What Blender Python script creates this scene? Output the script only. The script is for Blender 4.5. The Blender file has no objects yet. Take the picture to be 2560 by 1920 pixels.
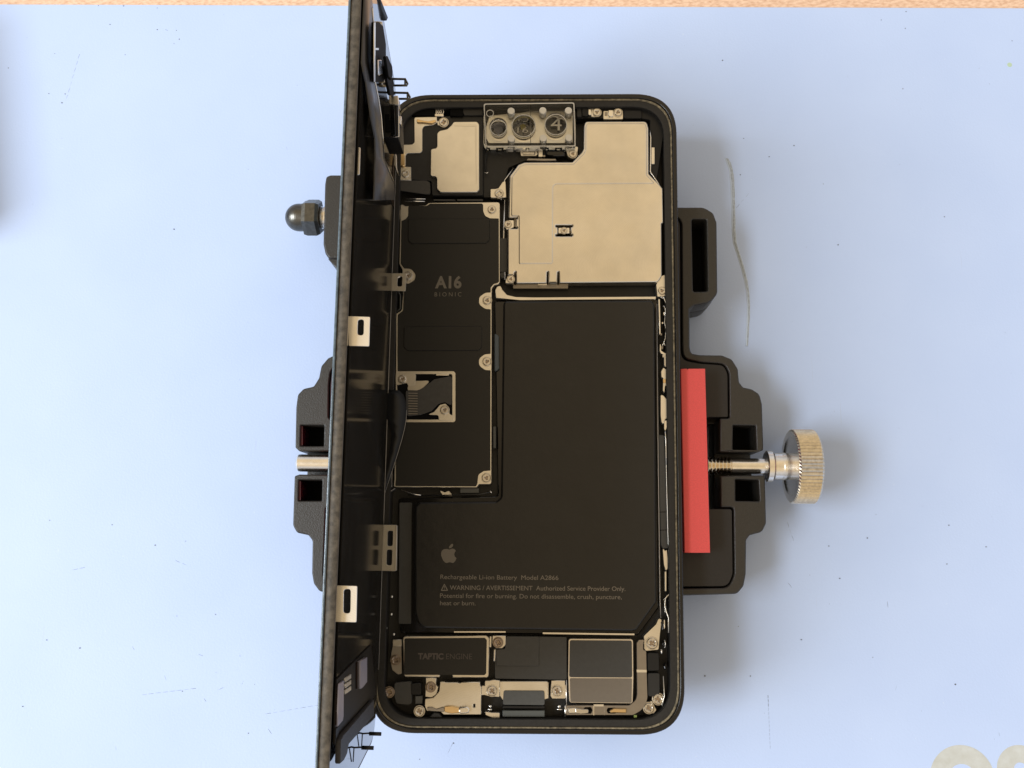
import bpy, bmesh, math, random
from mathutils import Vector, Matrix, Euler, noise
random.seed(4)
S = 0.001            # everything below is written in millimetres, the scene is in metres
ZR = 26.0            # height of the phone's rim over the work mat (z = 0 below means "at the rim")
sc = bpy.context.scene
col = sc.collection

# ------------------------------------------------------------------ camera
CAM = Vector((1.7455, -34.508, 236.881)); ROT = Euler((0.158485, 0.0240689, 0.010799), 'XYZ'); F = 2400.0
cd = bpy.data.cameras.new('camera'); cam = bpy.data.objects.new('camera', cd); col.objects.link(cam)
cam.location = (CAM.x*S, CAM.y*S, (CAM.z+ZR)*S); cam.rotation_euler = ROT
cd.sensor_width = 36; cd.lens = F/2560*36; cd.clip_start = 0.005; cd.clip_end = 20
sc.camera = cam
# ------------------------------------------------------------------ room light
w = bpy.data.worlds.new('World'); sc.world = w; w.use_nodes = True
nt = w.node_tree; nt.nodes.clear()
tc = nt.nodes.new('ShaderNodeTexCoord'); sp = nt.nodes.new('ShaderNodeSeparateXYZ')
nt.links.new(tc.outputs['Generated'], sp.inputs[0])
rz = nt.nodes.new('ShaderNodeValToRGB'); rz.color_ramp.interpolation = 'EASE'
el = rz.color_ramp.elements
el[0].position = 0.0; el[0].color = (0.30, 0.27, 0.24, 1)
el[1].position = 1.0; el[1].color = (0.74, 0.56, 0.345, 1)
e = el.new(0.5); e.color = (0.40, 0.40, 0.43, 1)
e = el.new(0.72); e.color = (0.68, 0.66, 0.66, 1)
e = el.new(0.93); e.color = (0.84, 0.65, 0.40, 1)
mz = nt.nodes.new('ShaderNodeMath'); mz.operation = 'MULTIPLY_ADD'; mz.inputs[1].default_value = .5; mz.inputs[2].default_value = .5
nt.links.new(sp.outputs['Z'], mz.inputs[0]); nt.links.new(mz.outputs[0], rz.inputs[0])
bg = nt.nodes.new('ShaderNodeBackground'); bg.inputs[1].default_value = 0.96
wo = nt.nodes.new('ShaderNodeOutputWorld')
# the photographer and his phone overhead: two soft dark patches in the room above
colr = rz.outputs[0]; _rm = ROT.to_matrix()
for (px, py, r0, r1, dim) in ((1130, 1400, 9.0, 4.0, .50), (1545, 1760, 8.0, 3.0, .42)):
    d_ = _rm @ Vector(((px-1280)/F, (960-py)/F, -1)); d_.z = -d_.z; d_.normalize()
    vm = nt.nodes.new('ShaderNodeVectorMath'); vm.operation = 'DOT_PRODUCT'; vm.inputs[1].default_value = d_
    nt.links.new(tc.outputs['Generated'], vm.inputs[0])
    mr = nt.nodes.new('ShaderNodeMapRange'); mr.interpolation_type = 'SMOOTHSTEP'
    mr.inputs[1].default_value = math.cos(math.radians(r0)); mr.inputs[2].default_value = math.cos(math.radians(r1)); mr.inputs[3].default_value = 1; mr.inputs[4].default_value = dim
    nt.links.new(vm.outputs['Value'], mr.inputs[0])
    vs_ = nt.nodes.new('ShaderNodeVectorMath'); vs_.operation = 'SCALE'; nt.links.new(colr, vs_.inputs[0]); nt.links.new(mr.outputs[0], vs_.inputs['Scale']); colr = vs_.outputs[0]
nt.links.new(colr, bg.inputs[0]); nt.links.new(bg.outputs[0], wo.inputs[0])
# the big window on the left
ld = bpy.data.lights.new('window_light', 'AREA'); ld.shape = 'RECTANGLE'; ld.size = 1.1; ld.size_y = 1.2
ld.energy = 64.0; ld.color = (0.85, 0.92, 1.0)
lo = bpy.data.objects.new('window_light', ld); col.objects.link(lo)
lo.location = (-1.60, -0.30, 1.50)
lo.rotation_euler = (Vector((-0.02, 0, 0.0)) - Vector(lo.location)).to_track_quat('-Z', 'Y').to_euler()
sc.view_settings.view_transform = 'Standard'; sc.view_settings.look = 'None'
sc.view_settings.exposure = 0.0; sc.view_settings.gamma = 1.0; sc.view_settings.use_curve_mapping = False
sc.cycles.max_bounces = 10; sc.cycles.transmission_bounces = 10; sc.cycles.transparent_max_bounces = 10
sc.cycles.caustics_reflective = False; sc.cycles.caustics_refractive = True

# ------------------------------------------------------------------ pixels of the photograph -> places in the scene
RM = ROT.to_matrix()
def ray(px, py): return RM @ Vector(((px-1280)/F, (960-py)/F, -1))
def at(px, py, z):
    d = ray(px, py); t = (z-CAM.z)/d.z
    return CAM + d*t
# the upright screen: local axes u (along the phone), v (up from the hinge), w (out of its inner face)
_a = at(986, 480, .3); _b = at(946, 1640, .3)
EU = (_a-_b).normalized(); _h = EU.cross(Vector((0, 0, 1))); _t = math.radians(3.6)
EV = Vector((0, 0, 1))*math.cos(_t) + _h*math.sin(_t); EW = _h*math.cos(_t) - Vector((0, 0, 1))*math.sin(_t)
D0 = _a - EU*(_a.y/EU.y)
def D(u, v, w=0): return D0 + EU*u + EV*v + EW*w
def on_d(px, py, w=0):
    d = ray(px, py); t = (D0 + EW*w - CAM).dot(EW)/d.dot(EW); q = CAM + d*t - D0
    return (q.dot(EU), q.dot(EV))

# ------------------------------------------------------------------ materials
M = {}
def mat(name, base, metal=0., rough=.5, var=0., vs=1., bump=0., bs=3., spec=.5, coat=0., rvar=0., stretch=None, ior=None,
        specks=0., speck_col=(.5, .47, .4), speck_scale=4., trans=0., base2=None, bd=.00005, swirl=0.):
    m = bpy.data.materials.new(name); m.use_nodes = True; M[name] = m
    n = m.node_tree; P = n.nodes['Principled BSDF']; L = n.links.new
    P.inputs['Base Color'].default_value = (*base, 1); P.inputs['Metallic'].default_value = metal
    P.inputs['Roughness'].default_value = rough; P.inputs['Specular IOR Level'].default_value = spec
    P.inputs['Coat Weight'].default_value = coat; P.inputs['Coat Roughness'].default_value = .08
    P.inputs['Transmission Weight'].default_value = trans
    if ior: P.inputs['IOR'].default_value = ior
    g = n.nodes.new('ShaderNodeNewGeometry'); s = n.nodes.new('ShaderNodeMapping')
    st = stretch or (1, 1, 1); s.inputs['Scale'].default_value = [1000*a for a in st]
    L(g.outputs['Position'], s.inputs['Vector'])
    def nz(scale, detail=4, rg=.6):
        t = n.nodes.new('ShaderNodeTexNoise'); t.inputs['Scale'].default_value = scale
        t.inputs['Detail'].default_value = detail+3; t.inputs['Roughness'].default_value = rg
        L(s.outputs[0], t.inputs['Vector']); return t.outputs['Fac']
    c = None
    if var:
        r = n.nodes.new('ShaderNodeValToRGB'); b2 = base2 or tuple(x*(1-var) for x in base)
        b1 = base if base2 else tuple(min(1, x*(1+var*.6)) for x in base)
        r.color_ramp.elements[0].position = .3; r.color_ramp.elements[0].color = (*b2, 1)
        r.color_ramp.elements[1].position = .7; r.color_ramp.elements[1].color = (*b1, 1)
        L(nz(vs), r.inputs[0]); c = r.outputs[0]
    if specks:
        r = n.nodes.new('ShaderNodeValToRGB'); r.color_ramp.elements[0].position = 1-specks-.03; r.color_ramp.elements[1].position = 1-specks+.03
        r.color_ramp.elements[0].color = (0, 0, 0, 1); r.color_ramp.elements[1].color = (1, 1, 1, 1)
        L(nz(speck_scale, 3, .7), r.inputs[0])
        mx = n.nodes.new('ShaderNodeMix'); mx.data_type = 'RGBA'; mx.inputs['A'].default_value = (*base, 1)
        if c: L(c, mx.inputs['A'])
        mx.inputs['B'].default_value = (*speck_col, 1); L(r.outputs[0], mx.inputs['Factor']); c = mx.outputs['Result']
    if swirl:      # fine polishing arcs
        wv = n.nodes.new('ShaderNodeTexWave'); wv.wave_type = 'RINGS'; wv.rings_direction = 'Z'; wv.inputs['Scale'].default_value = .9
        wv.inputs['Distortion'].default_value = 9; wv.inputs['Detail'].default_value = 5; wv.inputs['Detail Scale'].default_value = .35
        sm = n.nodes.new('ShaderNodeMapping'); sm.inputs['Location'].default_value = (-6, -34, 0); L(s.outputs[0], sm.inputs[0]); L(sm.outputs[0], wv.inputs[0])
        f_ = n.nodes.new('ShaderNodeTexNoise'); f_.inputs['Scale'].default_value = 9.; f_.inputs['Detail'].default_value = 2; L(s.outputs[0], f_.inputs[0])
        mu = n.nodes.new('ShaderNodeMath'); mu.operation = 'MULTIPLY'; L(wv.outputs['Fac'], mu.inputs[0]); L(nz(.09, 2), mu.inputs[1])
        ad = n.nodes.new('ShaderNodeMath'); ad.operation = 'MULTIPLY_ADD'; L(f_.outputs['Fac'], ad.inputs[0]); ad.inputs[1].default_value = .7; L(mu.outputs[0], ad.inputs[2])
        m2 = n.nodes.new('ShaderNodeMix'); m2.data_type = 'RGBA'; m2.blend_type = 'MULTIPLY'; m2.inputs['Factor'].default_value = swirl
        if c: L(c, m2.inputs['A'])
        else: m2.inputs['A'].default_value = (*base, 1)
        L(ad.outputs[0], m2.inputs['B']); c = m2.outputs['Result']
    if c: L(c, P.inputs['Base Color'])
    if rvar:
        k = n.nodes.new('ShaderNodeMath'); k.operation = 'MULTIPLY_ADD'; k.inputs[1].default_value = rvar*2; k.inputs[2].default_value = rough-rvar
        L(nz(vs*1.7 or 1), k.inputs[0]); L(k.outputs[0], P.inputs['Roughness'])
    if bump:
        b = n.nodes.new('ShaderNodeBump'); b.inputs['Strength'].default_value = bump; b.inputs['Distance'].default_value = bd
        L(nz(bs), b.inputs['Height']); L(b.outputs[0], P.inputs['Normal'])
    return m
nickel = mat('nickel_plate', (.90, .85, .745), 1, .33, .10, .10, .30, .35, rvar=.11, swirl=.13)
cream = mat('pale_nickel', (.93, .89, .80), 1, .34, .06, .3, .2, 1.5, swirl=.10)
brightm = mat('bright_metal', (.93, .90, .84), 1, .22, .04, 2)
gold = mat('gold_contact', (.85, .62, .33), 1, .3)
chrome = mat('chrome', (.90, .86, .79), 1, .24, .08, .5, .1, 2, rvar=.05)
knurl = mat('knurled_steel', (.72, .66, .55), 1, .27, .2, 1.2, .1, 2)
gunmetal = mat('gunmetal', (.13, .125, .11), 1, .33, .25, 1.0, .2, 3)
screwm = mat('screw_steel', (.78, .73, .64), 1, .3, .1, 1.)
coppery = mat('dark_screw', (.42, .34, .27), 1, .34, .1, 1.)
taupe = mat('taupe_metal', (.36, .33, .29), 1, .42, .05, .5)
slate = mat('slate_film', (.045, .046, .045), 0, .45, .1, 1., .15, 3)
slate2 = mat('grey_film', (.085, .09, .09), 0, .42, .1, 1., .1, 3)
sticker = mat('black_film', (.009, .0088, .008), 0, .42, .1, 2., .3, 4., spec=.5)
battm = mat('battery_wrap', (.0125, .012, .011), 0, .36, .15, .12, .6, .10, spec=.5, rvar=.05, bd=.0003)
black = mat('black_plastic', (.008, .008, .008), 0, .45, spec=.35)
deep = mat('deep_black', (.003, .003, .003), 0, .7, spec=.1)
boardm = mat('dark_board', (.012, .012, .0115), 0, .5, .2, .6, .3, 1.5)
glossy = mat('gloss_black', (.004, .004, .0045), 0, .12, spec=.6)
rimm = mat('anodised_rim', (.010, .009, .008), 0, .25, .3, 3., .1, 3., specks=.06, speck_col=(.4, .37, .3), speck_scale=5)
ledge = mat('adhesive_ledge', (.011, .010, .0085), 0, .55, .5, 1.5, .8, 3., specks=.10, speck_col=(.07, .06, .045), speck_scale=2.5)
glue = mat('old_adhesive', (.36, .30, .19), 0, .6, .6, 1.2, 1., 3., base2=(.05, .042, .03))
glassb = mat('black_glass', (.004, .004, .0045), 0, .05, spec=.9, ior=1.8)
panelm = mat('display_back', (.017, .0155, .013), 0, .10, .3, .12, spec=.5, ior=1.03)
edgem = mat('screen_edge', (.088, .073, .053), 0, .6, .7, .8, 1., 1.6, specks=.22, speck_col=(.27, .25, .20), speck_scale=.9)
edgeb = mat('glass_edge', (.12, .16, .19), 0, .15, .5, 1., 0, specks=.1, speck_col=(.5, .55, .6), speck_scale=3)
holderm = mat('powder_coat', (.021, .0185, .0145), 0, .42, .3, 3., 1.6, 2.6, specks=.10, speck_col=(.11, .10, .085), speck_scale=3.2, spec=.6)
holder2 = mat('inner_plate', (.012, .010, .009), 0, .5, .2, 2., .6, 4.)
maroon = mat('maroon_slide', (.10, .012, .02), 0, .4, .2, 2., .4, 4.)
red = mat('red_anodised', (.76, .095, .09), 0, .5, .12, 3.5, .4, 7., spec=.4)
print_grey = mat('print_grey', (.17, .15, .12), 0, .6)
print_brown = mat('print_dark', (.085, .07, .06), 0, .6)
print_warn = mat('print_text', (.21, .185, .15), 0, .6)
lens = mat('lens_glass', (.02, .02, .03), 0, .08, coat=1.)
lensw = mat('milky_lens', (.42, .42, .5), 0, .3)
yellow = mat('yellow_emitter', (.6, .52, .12), 0, .4)
clear = mat('clear_acrylic', (.99, .99, .97), 0, .0, trans=1., ior=1.33)
frost = mat('frosted_acrylic', (.88, .85, .76), 0, .35, trans=.15, ior=1.47)
ivory = mat('ivory_plate', (.93, .89, .78), 1, .38)
violet = mat('lilac_film', (.26, .24, .27), 0, .35)
brown = mat('brown_flex', (.02, .011, .007), 0, .5, spec=.12)
dullb = mat('dull_board', (.012, .0105, .009), 0, .5, spec=.1)
dullg = mat('dull_mesh', (.045, .043, .042), 0, .6, .3, 2., .5, 5., spec=.15)
flexm = mat('grey_flex', (.055, .054, .052), 0, .38, .15, 1.)
goldletter = mat('mat_print', (.47, .475, .43), 0, .55, .3, .35, base2=(.56, .58, .56))
speckm = mat('grit', (.12, .13, .16), 0, .8)
hairm = mat('hair_scratch', (.29, .34, .43), 0, .8)
halo = mat('scar_rim', (.60, .70, .84), 0, .5)
whitedent = mat('pale_grit', (.8, .86, .92), 0, .6)
groove_m = mat('cord_scratch', (.43, .49, .56), 0, .6, .3, 1.2, 1., 3)

# the blue mat: fine grain, faint mottling, hair scratches
def make_mat_surface():
    m = bpy.data.materials.new('blue_mat'); m.use_nodes = True; n = m.node_tree; L = n.links.new
    P = n.nodes['Principled BSDF']; P.inputs['Roughness'].default_value = .55; P.inputs['Specular IOR Level'].default_value = .3
    g = n.nodes.new('ShaderNodeNewGeometry'); s = n.nodes.new('ShaderNodeMapping'); s.inputs['Scale'].default_value = (1000,)*3
    L(g.outputs['Position'], s.inputs[0])
    def noise_n(scale, det=5):
        t = n.nodes.new('ShaderNodeTexNoise'); t.inputs['Scale'].default_value = scale; t.inputs['Detail'].default_value = det
        L(s.outputs[0], t.inputs[0]); return t.outputs['Fac']
    r = n.nodes.new('ShaderNodeValToRGB'); r.color_ramp.elements[0].position = .3; r.color_ramp.elements[1].position = .7
    r.color_ramp.elements[0].color = (.475, .585, .825, 1); r.color_ramp.elements[1].color = (.50, .61, .845, 1)
    L(noise_n(.035), r.inputs[0]); c = r.outputs[0]
    def over(fac, colr):
        nonlocal c
        mx = n.nodes.new('ShaderNodeMix'); mx.data_type = 'RGBA'; L(c, mx.inputs['A']); mx.inputs['B'].default_value = (*colr, 1)
        L(fac, mx.inputs['Factor']); c = mx.outputs['Result']
    def ramp(src, a, b, hi=1.):
        q = n.nodes.new('ShaderNodeMapRange'); q.inputs[1].default_value = a; q.inputs[2].default_value = b; q.inputs[4].default_value = hi
        L(src, q.inputs[0]); return q.outputs[0]
    over(ramp(noise_n(2.2, 2), .70, .80, .35), (.40, .47, .62))      # pits
    over(ramp(noise_n(.9, 3), .72, .80, .5), (.68, .76, .88))       # pale scuffs
    for k, (rot, sx) in enumerate(((20, .05), (80, .04), (-35, .045))):
        mp = n.nodes.new('ShaderNodeMapping'); mp.inputs['Scale'].default_value = (1.4, sx, 1); mp.inputs['Rotation'].default_value = (0, 0, math.radians(rot))
        L(s.outputs[0], mp.inputs[0]); t = n.nodes.new('ShaderNodeTexNoise'); t.inputs['Scale'].default_value = 1.0; t.inputs['Detail'].default_value = 1
        L(mp.outputs[0], t.inputs[0]); over(ramp(t.outputs['Fac'], .80, .83, .25), (.42, .47, .56))
    L(c, P.inputs['Base Color'])
    b = n.nodes.new('ShaderNodeBump'); b.inputs['Strength'].default_value = .6; b.inputs['Distance'].default_value = .00006
    L(noise_n(1.6, 6), b.inputs['Height']); L(b.outputs[0], P.inputs['Normal'])
    return m
bluemat = make_mat_surface()
def make_wood():
    m = bpy.data.materials.new('wood'); m.use_nodes = True; n = m.node_tree; L = n.links.new
    P = n.nodes['Principled BSDF']; P.inputs['Roughness'].default_value = .5
    g = n.nodes.new('ShaderNodeNewGeometry'); s = n.nodes.new('ShaderNodeMapping'); s.inputs['Scale'].default_value = (420, 900, 900)
    s.inputs['Rotation'].default_value = (0, 0, math.radians(-35))
    L(g.outputs['Position'], s.inputs[0]); t = n.nodes.new('ShaderNodeTexNoise'); t.inputs['Scale'].default_value = 1.6; t.inputs['Detail'].default_value = 6
    L(s.outputs[0], t.inputs[0]); r = n.nodes.new('ShaderNodeValToRGB')
    r.color_ramp.elements[0].position = .32; r.color_ramp.elements[0].color = (.62, .37, .23, 1)
    r.color_ramp.elements[1].position = .62; r.color_ramp.elements[1].color = (.82, .58, .41, 1)
    L(t.outputs['Fac'], r.inputs[0]); L(r.outputs[0], P.inputs['Base Color'])
    b = n.nodes.new('ShaderNodeBump'); b.inputs['Strength'].default_value = .4; b.inputs['Distance'].default_value = .0001
    L(t.outputs['Fac'], b.inputs['Height']); L(b.outputs[0], P.inputs['Normal']); return m
wood = make_wood()

# ------------------------------------------------------------------ mesh building
def W(p): return Vector((p[0], p[1], p[2]+ZR))*S
def round_pts(pts, rad, seg=5, closed=True):
    """round the corners of a polyline of (x, y) or (x, y, r)"""
    out = []; n = len(pts)
    for i in range(n):
        p = Vector(pts[i][:2]); r = pts[i][2] if len(pts[i]) > 2 else rad
        if (not closed and i in (0, n-1)) or r <= 0: out.append(p); continue
        a = Vector(pts[i-1][:2])-p; b = Vector(pts[(i+1) % n][:2])-p
        la, lb = a.length, b.length
        if la < 1e-6 or lb < 1e-6: continue
        a /= la; b /= lb; ang = a.angle(b)
        if ang > math.radians(172): out.append(p); continue
        t = min(r/math.tan(ang/2), la*.48, lb*.48)
        q1 = p+a*t; q2 = p+b*t; k = seg if r > .5 else max(2, seg-2)
        for j in range(k+1):
            s = j/k; out.append(q1*(1-s)**2 + p*2*s*(1-s) + q2*s*s)
    return out
class MB:
    def __init__(self): self.bm = bmesh.new(); self.mats = []
    def mi(self, m):
        if m not in self.mats: self.mats.append(m)
        return self.mats.index(m)
    def face(self, vs, m, smooth=False):
        try: f = self.bm.faces.new(vs)
        except ValueError: return
        f.material_index = self.mi(m); f.smooth = smooth
    def grab(self, me, m, fn):
        self.bm.faces.ensure_lookup_table(); k = len(self.bm.faces); kv = len(self.bm.verts)
        self.bm.from_mesh(me); self.bm.faces.ensure_lookup_table(); self.bm.verts.ensure_lookup_table()
        for f in self.bm.faces[k:]: f.material_index = self.mi(m)
        for v in self.bm.verts[kv:]: v.co = W(fn(v.co))
    def poly(self, pts, z0, z1, m, holes=(), bev=0., rad=0., mm=False, xf=None, zr=None):
        """solid plate between z0 and z1 with an outline (photo pixels seen at zr or z1, or mm)"""
        zz = z1 if zr is None else zr
        def cv(q, r):
            if not mm: q = [(*at(p[0], p[1], zz)[:2], *p[2:]) for p in q]
            return round_pts(q, r)
        cu = bpy.data.curves.new('t', 'CURVE'); cu.dimensions = '2D'; cu.fill_mode = 'BOTH'
        cu.extrude = max((z1-z0)/2-bev, 0.0005); cu.bevel_depth = bev; cu.bevel_resolution = 1 if bev > .15 else 0; cu.offset = -bev
        for q, r in [(pts, rad)]+[(h[0], h[1]) for h in holes]:
            c = cv(q, r); s = cu.splines.new('POLY'); s.points.add(len(c)-1); s.use_cyclic_u = True
            for i, p in enumerate(c): s.points[i].co = (p.x, p.y, 0, 1)
        ob = bpy.data.objects.new('t', cu); me = bpy.data.meshes.new_from_object(ob)
        zc = (z0+z1)/2
        self.grab(me, m, (lambda c: (c.x, c.y, c.z+zc)) if xf is None else (lambda c: xf(c.x, c.y, c.z+zc)))
        bpy.data.objects.remove(ob); bpy.data.curves.remove(cu); bpy.data.meshes.remove(me); return self
    def dpoly(self, pts, w0, w1, m, px=True, wr=None, **k):
        """plate lying parallel to the upright screen, outline in pixels seen at offset wr (or in u, v)"""
        if px: pts = [(*on_d(p[0], p[1], w1 if wr is None else wr), *p[2:]) for p in pts]
        for lim, sg in ((76.2, 1), (.6, -1)):      # nothing reaches past the screen's own edges
            out = []
            for i, p in enumerate(pts):
                q = pts[i-1]; pi, qi = sg*p[1] <= sg*lim, sg*q[1] <= sg*lim
                if pi != qi: t = (lim-q[1])/(p[1]-q[1]); out.append((q[0]+(p[0]-q[0])*t, lim, 0))
                if pi: out.append(p)
            pts = out
        if len(pts) < 3: return self
        return self.poly(pts, w0, w1, m, mm=True, xf=lambda x, y, z: D(x, y, z), **k)
    def rect(self, x0, y0, x1, y1, z0, z1, m, **k): return self.poly([(x0, y0), (x1, y0), (x1, y1), (x0, y1)], z0, z1, m, **k)
    def circ(self, x, y, r, n=24): return [(x+r*math.cos(2*math.pi*i/n), y+r*math.sin(2*math.pi*i/n)) for i in range(n)]
    def disc(self, px, py, r, z0, z1, m, n=28, bev=0., inner=0.):
        c = at(px, py, z1); h = [(self.circ(c.x, c.y, inner, n), 0)] if inner else ()
        return self.poly(self.circ(c.x, c.y, r, n), z0, z1, m, mm=True, bev=bev, holes=h)
    def lathe(self, prof, org, axis, m, n=36, side=None, smooth=True):
        """prof: list of (distance along axis, radius)"""
        a = Vector(axis).normalized(); s = Vector(side or (0, 0, 1)); s = (s-a*s.dot(a)).normalized(); t = a.cross(s); o = Vector(org)
        for i in range(len(prof)-1):
            rings = []
            for (d, r) in prof[i:i+2]:
                rings.append([self.bm.verts.new(W(o+a*d+(s*math.cos(2*math.pi*k/n)+t*math.sin(2*math.pi*k/n))*r)) for k in range(n)])
            for k in range(n):
                self.face([rings[0][k], rings[0][(k+1) % n], rings[1][(k+1) % n], rings[1][k]], m, smooth)
        return self
    def sphere_profile(self, d0, r, steps=10, sign=-1): return [(d0+sign*r*math.sin(j/steps*math.pi/2), max(r*math.cos(j/steps*math.pi/2), 1e-3)) for j in range(steps+1)]
    def tube(self, pts, r, m, n=6, closed=False):
        P3 = [Vector(p) for p in pts]; rings = []
        N = len(P3)
        for i, p in enumerate(P3):
            a = P3[(i+1) % N] if (closed or i < N-1) else p; b = P3[i-1] if (closed or i > 0) else p
            d = (a-b).normalized(); s = d.cross(Vector((0, 0, 1)))
            if s.length < .1: s = d.cross(Vector((0, 1, 0)))
            s.normalize(); t = s.cross(d)
            rings.append([self.bm.verts.new(W(p+(s*math.cos(2*math.pi*k/n)+t*math.sin(2*math.pi*k/n))*r)) for k in range(n)])
        for i in range(N if closed else N-1):
            A, B = rings[i], rings[(i+1) % N]
            for k in range(n): self.face([A[k], A[(k+1) % n], B[(k+1) % n], B[k]], m, True)
        if not closed: self.face(rings[0][::-1], m); self.face(rings[-1], m)
        return self
    def ribbon(self, pairs, th, m):
        """thin band through (left point, right point) pairs, thickness th"""
        L3 = [(Vector(a), Vector(b)) for a, b in pairs]; top = []; bot = []
        for i, (a, b) in enumerate(L3):
            n1 = L3[min(i+1, len(L3)-1)]; n0 = L3[max(i-1, 0)]
            d = ((n1[0]+n1[1])-(n0[0]+n0[1])); nn = d.cross(b-a).normalized()*th/2
            top.append([self.bm.verts.new(W(q+nn)) for q in (a, b)]); bot.append([self.bm.verts.new(W(q-nn)) for q in (a, b)])
        for i in range(len(L3)-1):
            self.face([top[i][0], top[i][1], top[i+1][1], top[i+1][0]], m, True)
            self.face([bot[i][1], bot[i][0], bot[i+1][0], bot[i+1][1]], m, True)
            self.face([top[i][0], top[i+1][0], bot[i+1][0], bot[i][0]], m); self.face([top[i][1], bot[i][1], bot[i+1][1], top[i+1][1]], m)
        self.face([top[0][0], bot[0][0], bot[0][1], top[0][1]], m); self.face([top[-1][1], bot[-1][1], bot[-1][0], top[-1][0]], m)
        return self
    def text(self, s, p0, p1, z, m, cap=None, bold=0., up=None, xf=None):
        """lettering with its baseline from pixel p0 to p1 on the plane z, cap height in px (measured on 10 px = 1 mm)"""
        cu = bpy.data.curves.new('t', 'FONT'); cu.body = s; cu.size = 1; cu.extrude = .002; cu.offset = bold; cu.resolution_u = 4
        ob = bpy.data.objects.new('t', cu); me = bpy.data.meshes.new_from_object(ob)
        xs = [v.co.x for v in me.vertices]; x0, x1 = min(xs), max(xs)
        a = at(*p0, z); b = at(*p1, z); d = b-a; per = Vector((-d.y, d.x, 0)).normalized()
        k = d.length/(x1-x0); ch = cap/.73 if cap else k
        self.grab(me, m, lambda c: a+d*((c.x-x0)/(x1-x0))+per*c.y*ch+Vector((0, 0, .006+c.z*3)))
        bpy.data.objects.remove(ob); bpy.data.curves.remove(cu); bpy.data.meshes.remove(me); return self
    def build(self, name, parent=None, label=None, **props):
        if not self.bm.verts: print('EMPTY', name); return None
        """link the mesh as one object; pieces that stand apart become objects of the same kind"""
        if props.get('kind') is None and name not in ('lettering', 'printed_text', 'number_and_edge_glint', 'fruit_emblem', 'carriage') and not name.startswith('screw'):
            gs = self.clusters()
            if len(gs) > 1:
                for g in gs[1:]:
                    q = MB(); q.mats = list(self.mats); vm = {}
                    for f in g:
                        vs = []
                        for v in f.verts:
                            if v.index not in vm: vm[v.index] = q.bm.verts.new(v.co)
                            vs.append(vm[v.index])
                        nf = q.bm.faces.new(vs); nf.material_index = f.material_index; nf.smooth = f.smooth
                    q.link(name, parent, label, props)
                bmesh.ops.delete(self.bm, geom=[f for g in gs[1:] for f in g], context='FACES')
        return self.link(name, parent, label, props)
    def clusters(self):
        self.bm.verts.index_update(); self.bm.faces.index_update(); seen = set(); isl = []
        for f in self.bm.faces:
            if f.index in seen: continue
            st_ = [f]; seen.add(f.index); g = []
            while st_:
                c = st_.pop(); g.append(c)
                for v in c.verts:
                    for n in v.link_faces:
                        if n.index not in seen: seen.add(n.index); st_.append(n)
            isl.append(g)
        if len(isl) > 400: return [sum(isl, [])]
        def box(g):
            vs = [v.co for f in g for v in f.verts]; e = .00022
            return [min(v[i] for v in vs)-e for i in range(3)]+[max(v[i] for v in vs)+e for i in range(3)]
        B = [box(g) for g in isl]; p = list(range(len(isl)))
        def fd(i):
            while p[i] != i: i = p[i]
            return i
        for i in range(len(isl)):
            for j in range(i):
                if all(B[i][k] <= B[j][k+3] and B[j][k] <= B[i][k+3] for k in range(3)): p[fd(i)] = fd(j)
        out = {}
        for i, g in enumerate(isl): out.setdefault(fd(i), []).extend(g)
        return sorted(out.values(), key=len, reverse=True)
    def link(self, name, parent, label, props):
        me = bpy.data.meshes.new(name)
        bmesh.ops.recalc_face_normals(self.bm, faces=self.bm.faces)
        bb = [Vector((min(v.co[i] for v in self.bm.verts), max(v.co[i] for v in self.bm.verts), 0)) for i in range(3)]
        o = Vector(((bb[0][0]+bb[0][1])/2, (bb[1][0]+bb[1][1])/2, bb[2][0]))
        for v in self.bm.verts: v.co -= o
        self.bm.to_mesh(me); self.bm.free()
        for m in self.mats: me.materials.append(m)
        ob = bpy.data.objects.new(name, me); col.objects.link(ob); ob['_w'] = list(o)
        pw = Vector(parent['_w']) if parent else Vector()
        ob.parent = parent; ob.location = o-pw
        if label: ob['label'] = label
        for k, v in props.items(): ob[k] = v
        return ob
def thing(name, px, py, z, label, cat, group=None):
    o = bpy.data.objects.new(name, None); col.objects.link(o); p = W(at(px, py, z)); o.location = p; o['_w'] = list(p)
    o.empty_display_size = .01; o['label'] = label; o['category'] = cat
    if group: o['group'] = group
    return o

# ================================================================== THE SETTING
ZM = -ZR
b = MB(); b.poly([(-900, -900), (900, -900), (900, 900), (-900, 900)], ZM-9, ZM-1.4, wood, mm=True); b.build('table_top', kind='structure')
mt = thing('work_mat', 1280, 960, ZM, 'pale blue scratched work mat under the phone, covering the wooden table', 'work mat')
e0 = at(0, 10.5, ZM); e1 = at(2560, 20, ZM); dd = (e1-e0)/(e1.x-e0.x)
L0 = e0-dd*330; L1 = e1+dd*330
b = MB(); b.poly([(L0.x, L0.y), (L0.x, -480), (L1.x, -480), (L1.x, L1.y)], ZM-1.4, ZM, bluemat, mm=True, bev=.12); b.build('mat_sheet', mt)
def ring(px, py, ro, ri, name):
    c = at(px, py, ZM); k = 1/9.05
    n = 64; q = MB(); o_ = [(c.x+ro*k*math.cos(2*math.pi*i/n), c.y+ro*k*math.sin(2*math.pi*i/n)) for i in range(n)]
    i_ = [(c.x+ri*k*math.cos(2*math.pi*i/n), c.y+ri*k*math.sin(2*math.pi*i/n)) for i in range(n)]
    q.poly(o_, ZM-.3, ZM+.03, goldletter, mm=True, holes=[(i_, 0)]); q.build('printed_letter', mt)
ring(2406, 1946, 74.5, 32, 0); ring(2551, 1923, 54, 15, 1)
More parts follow.
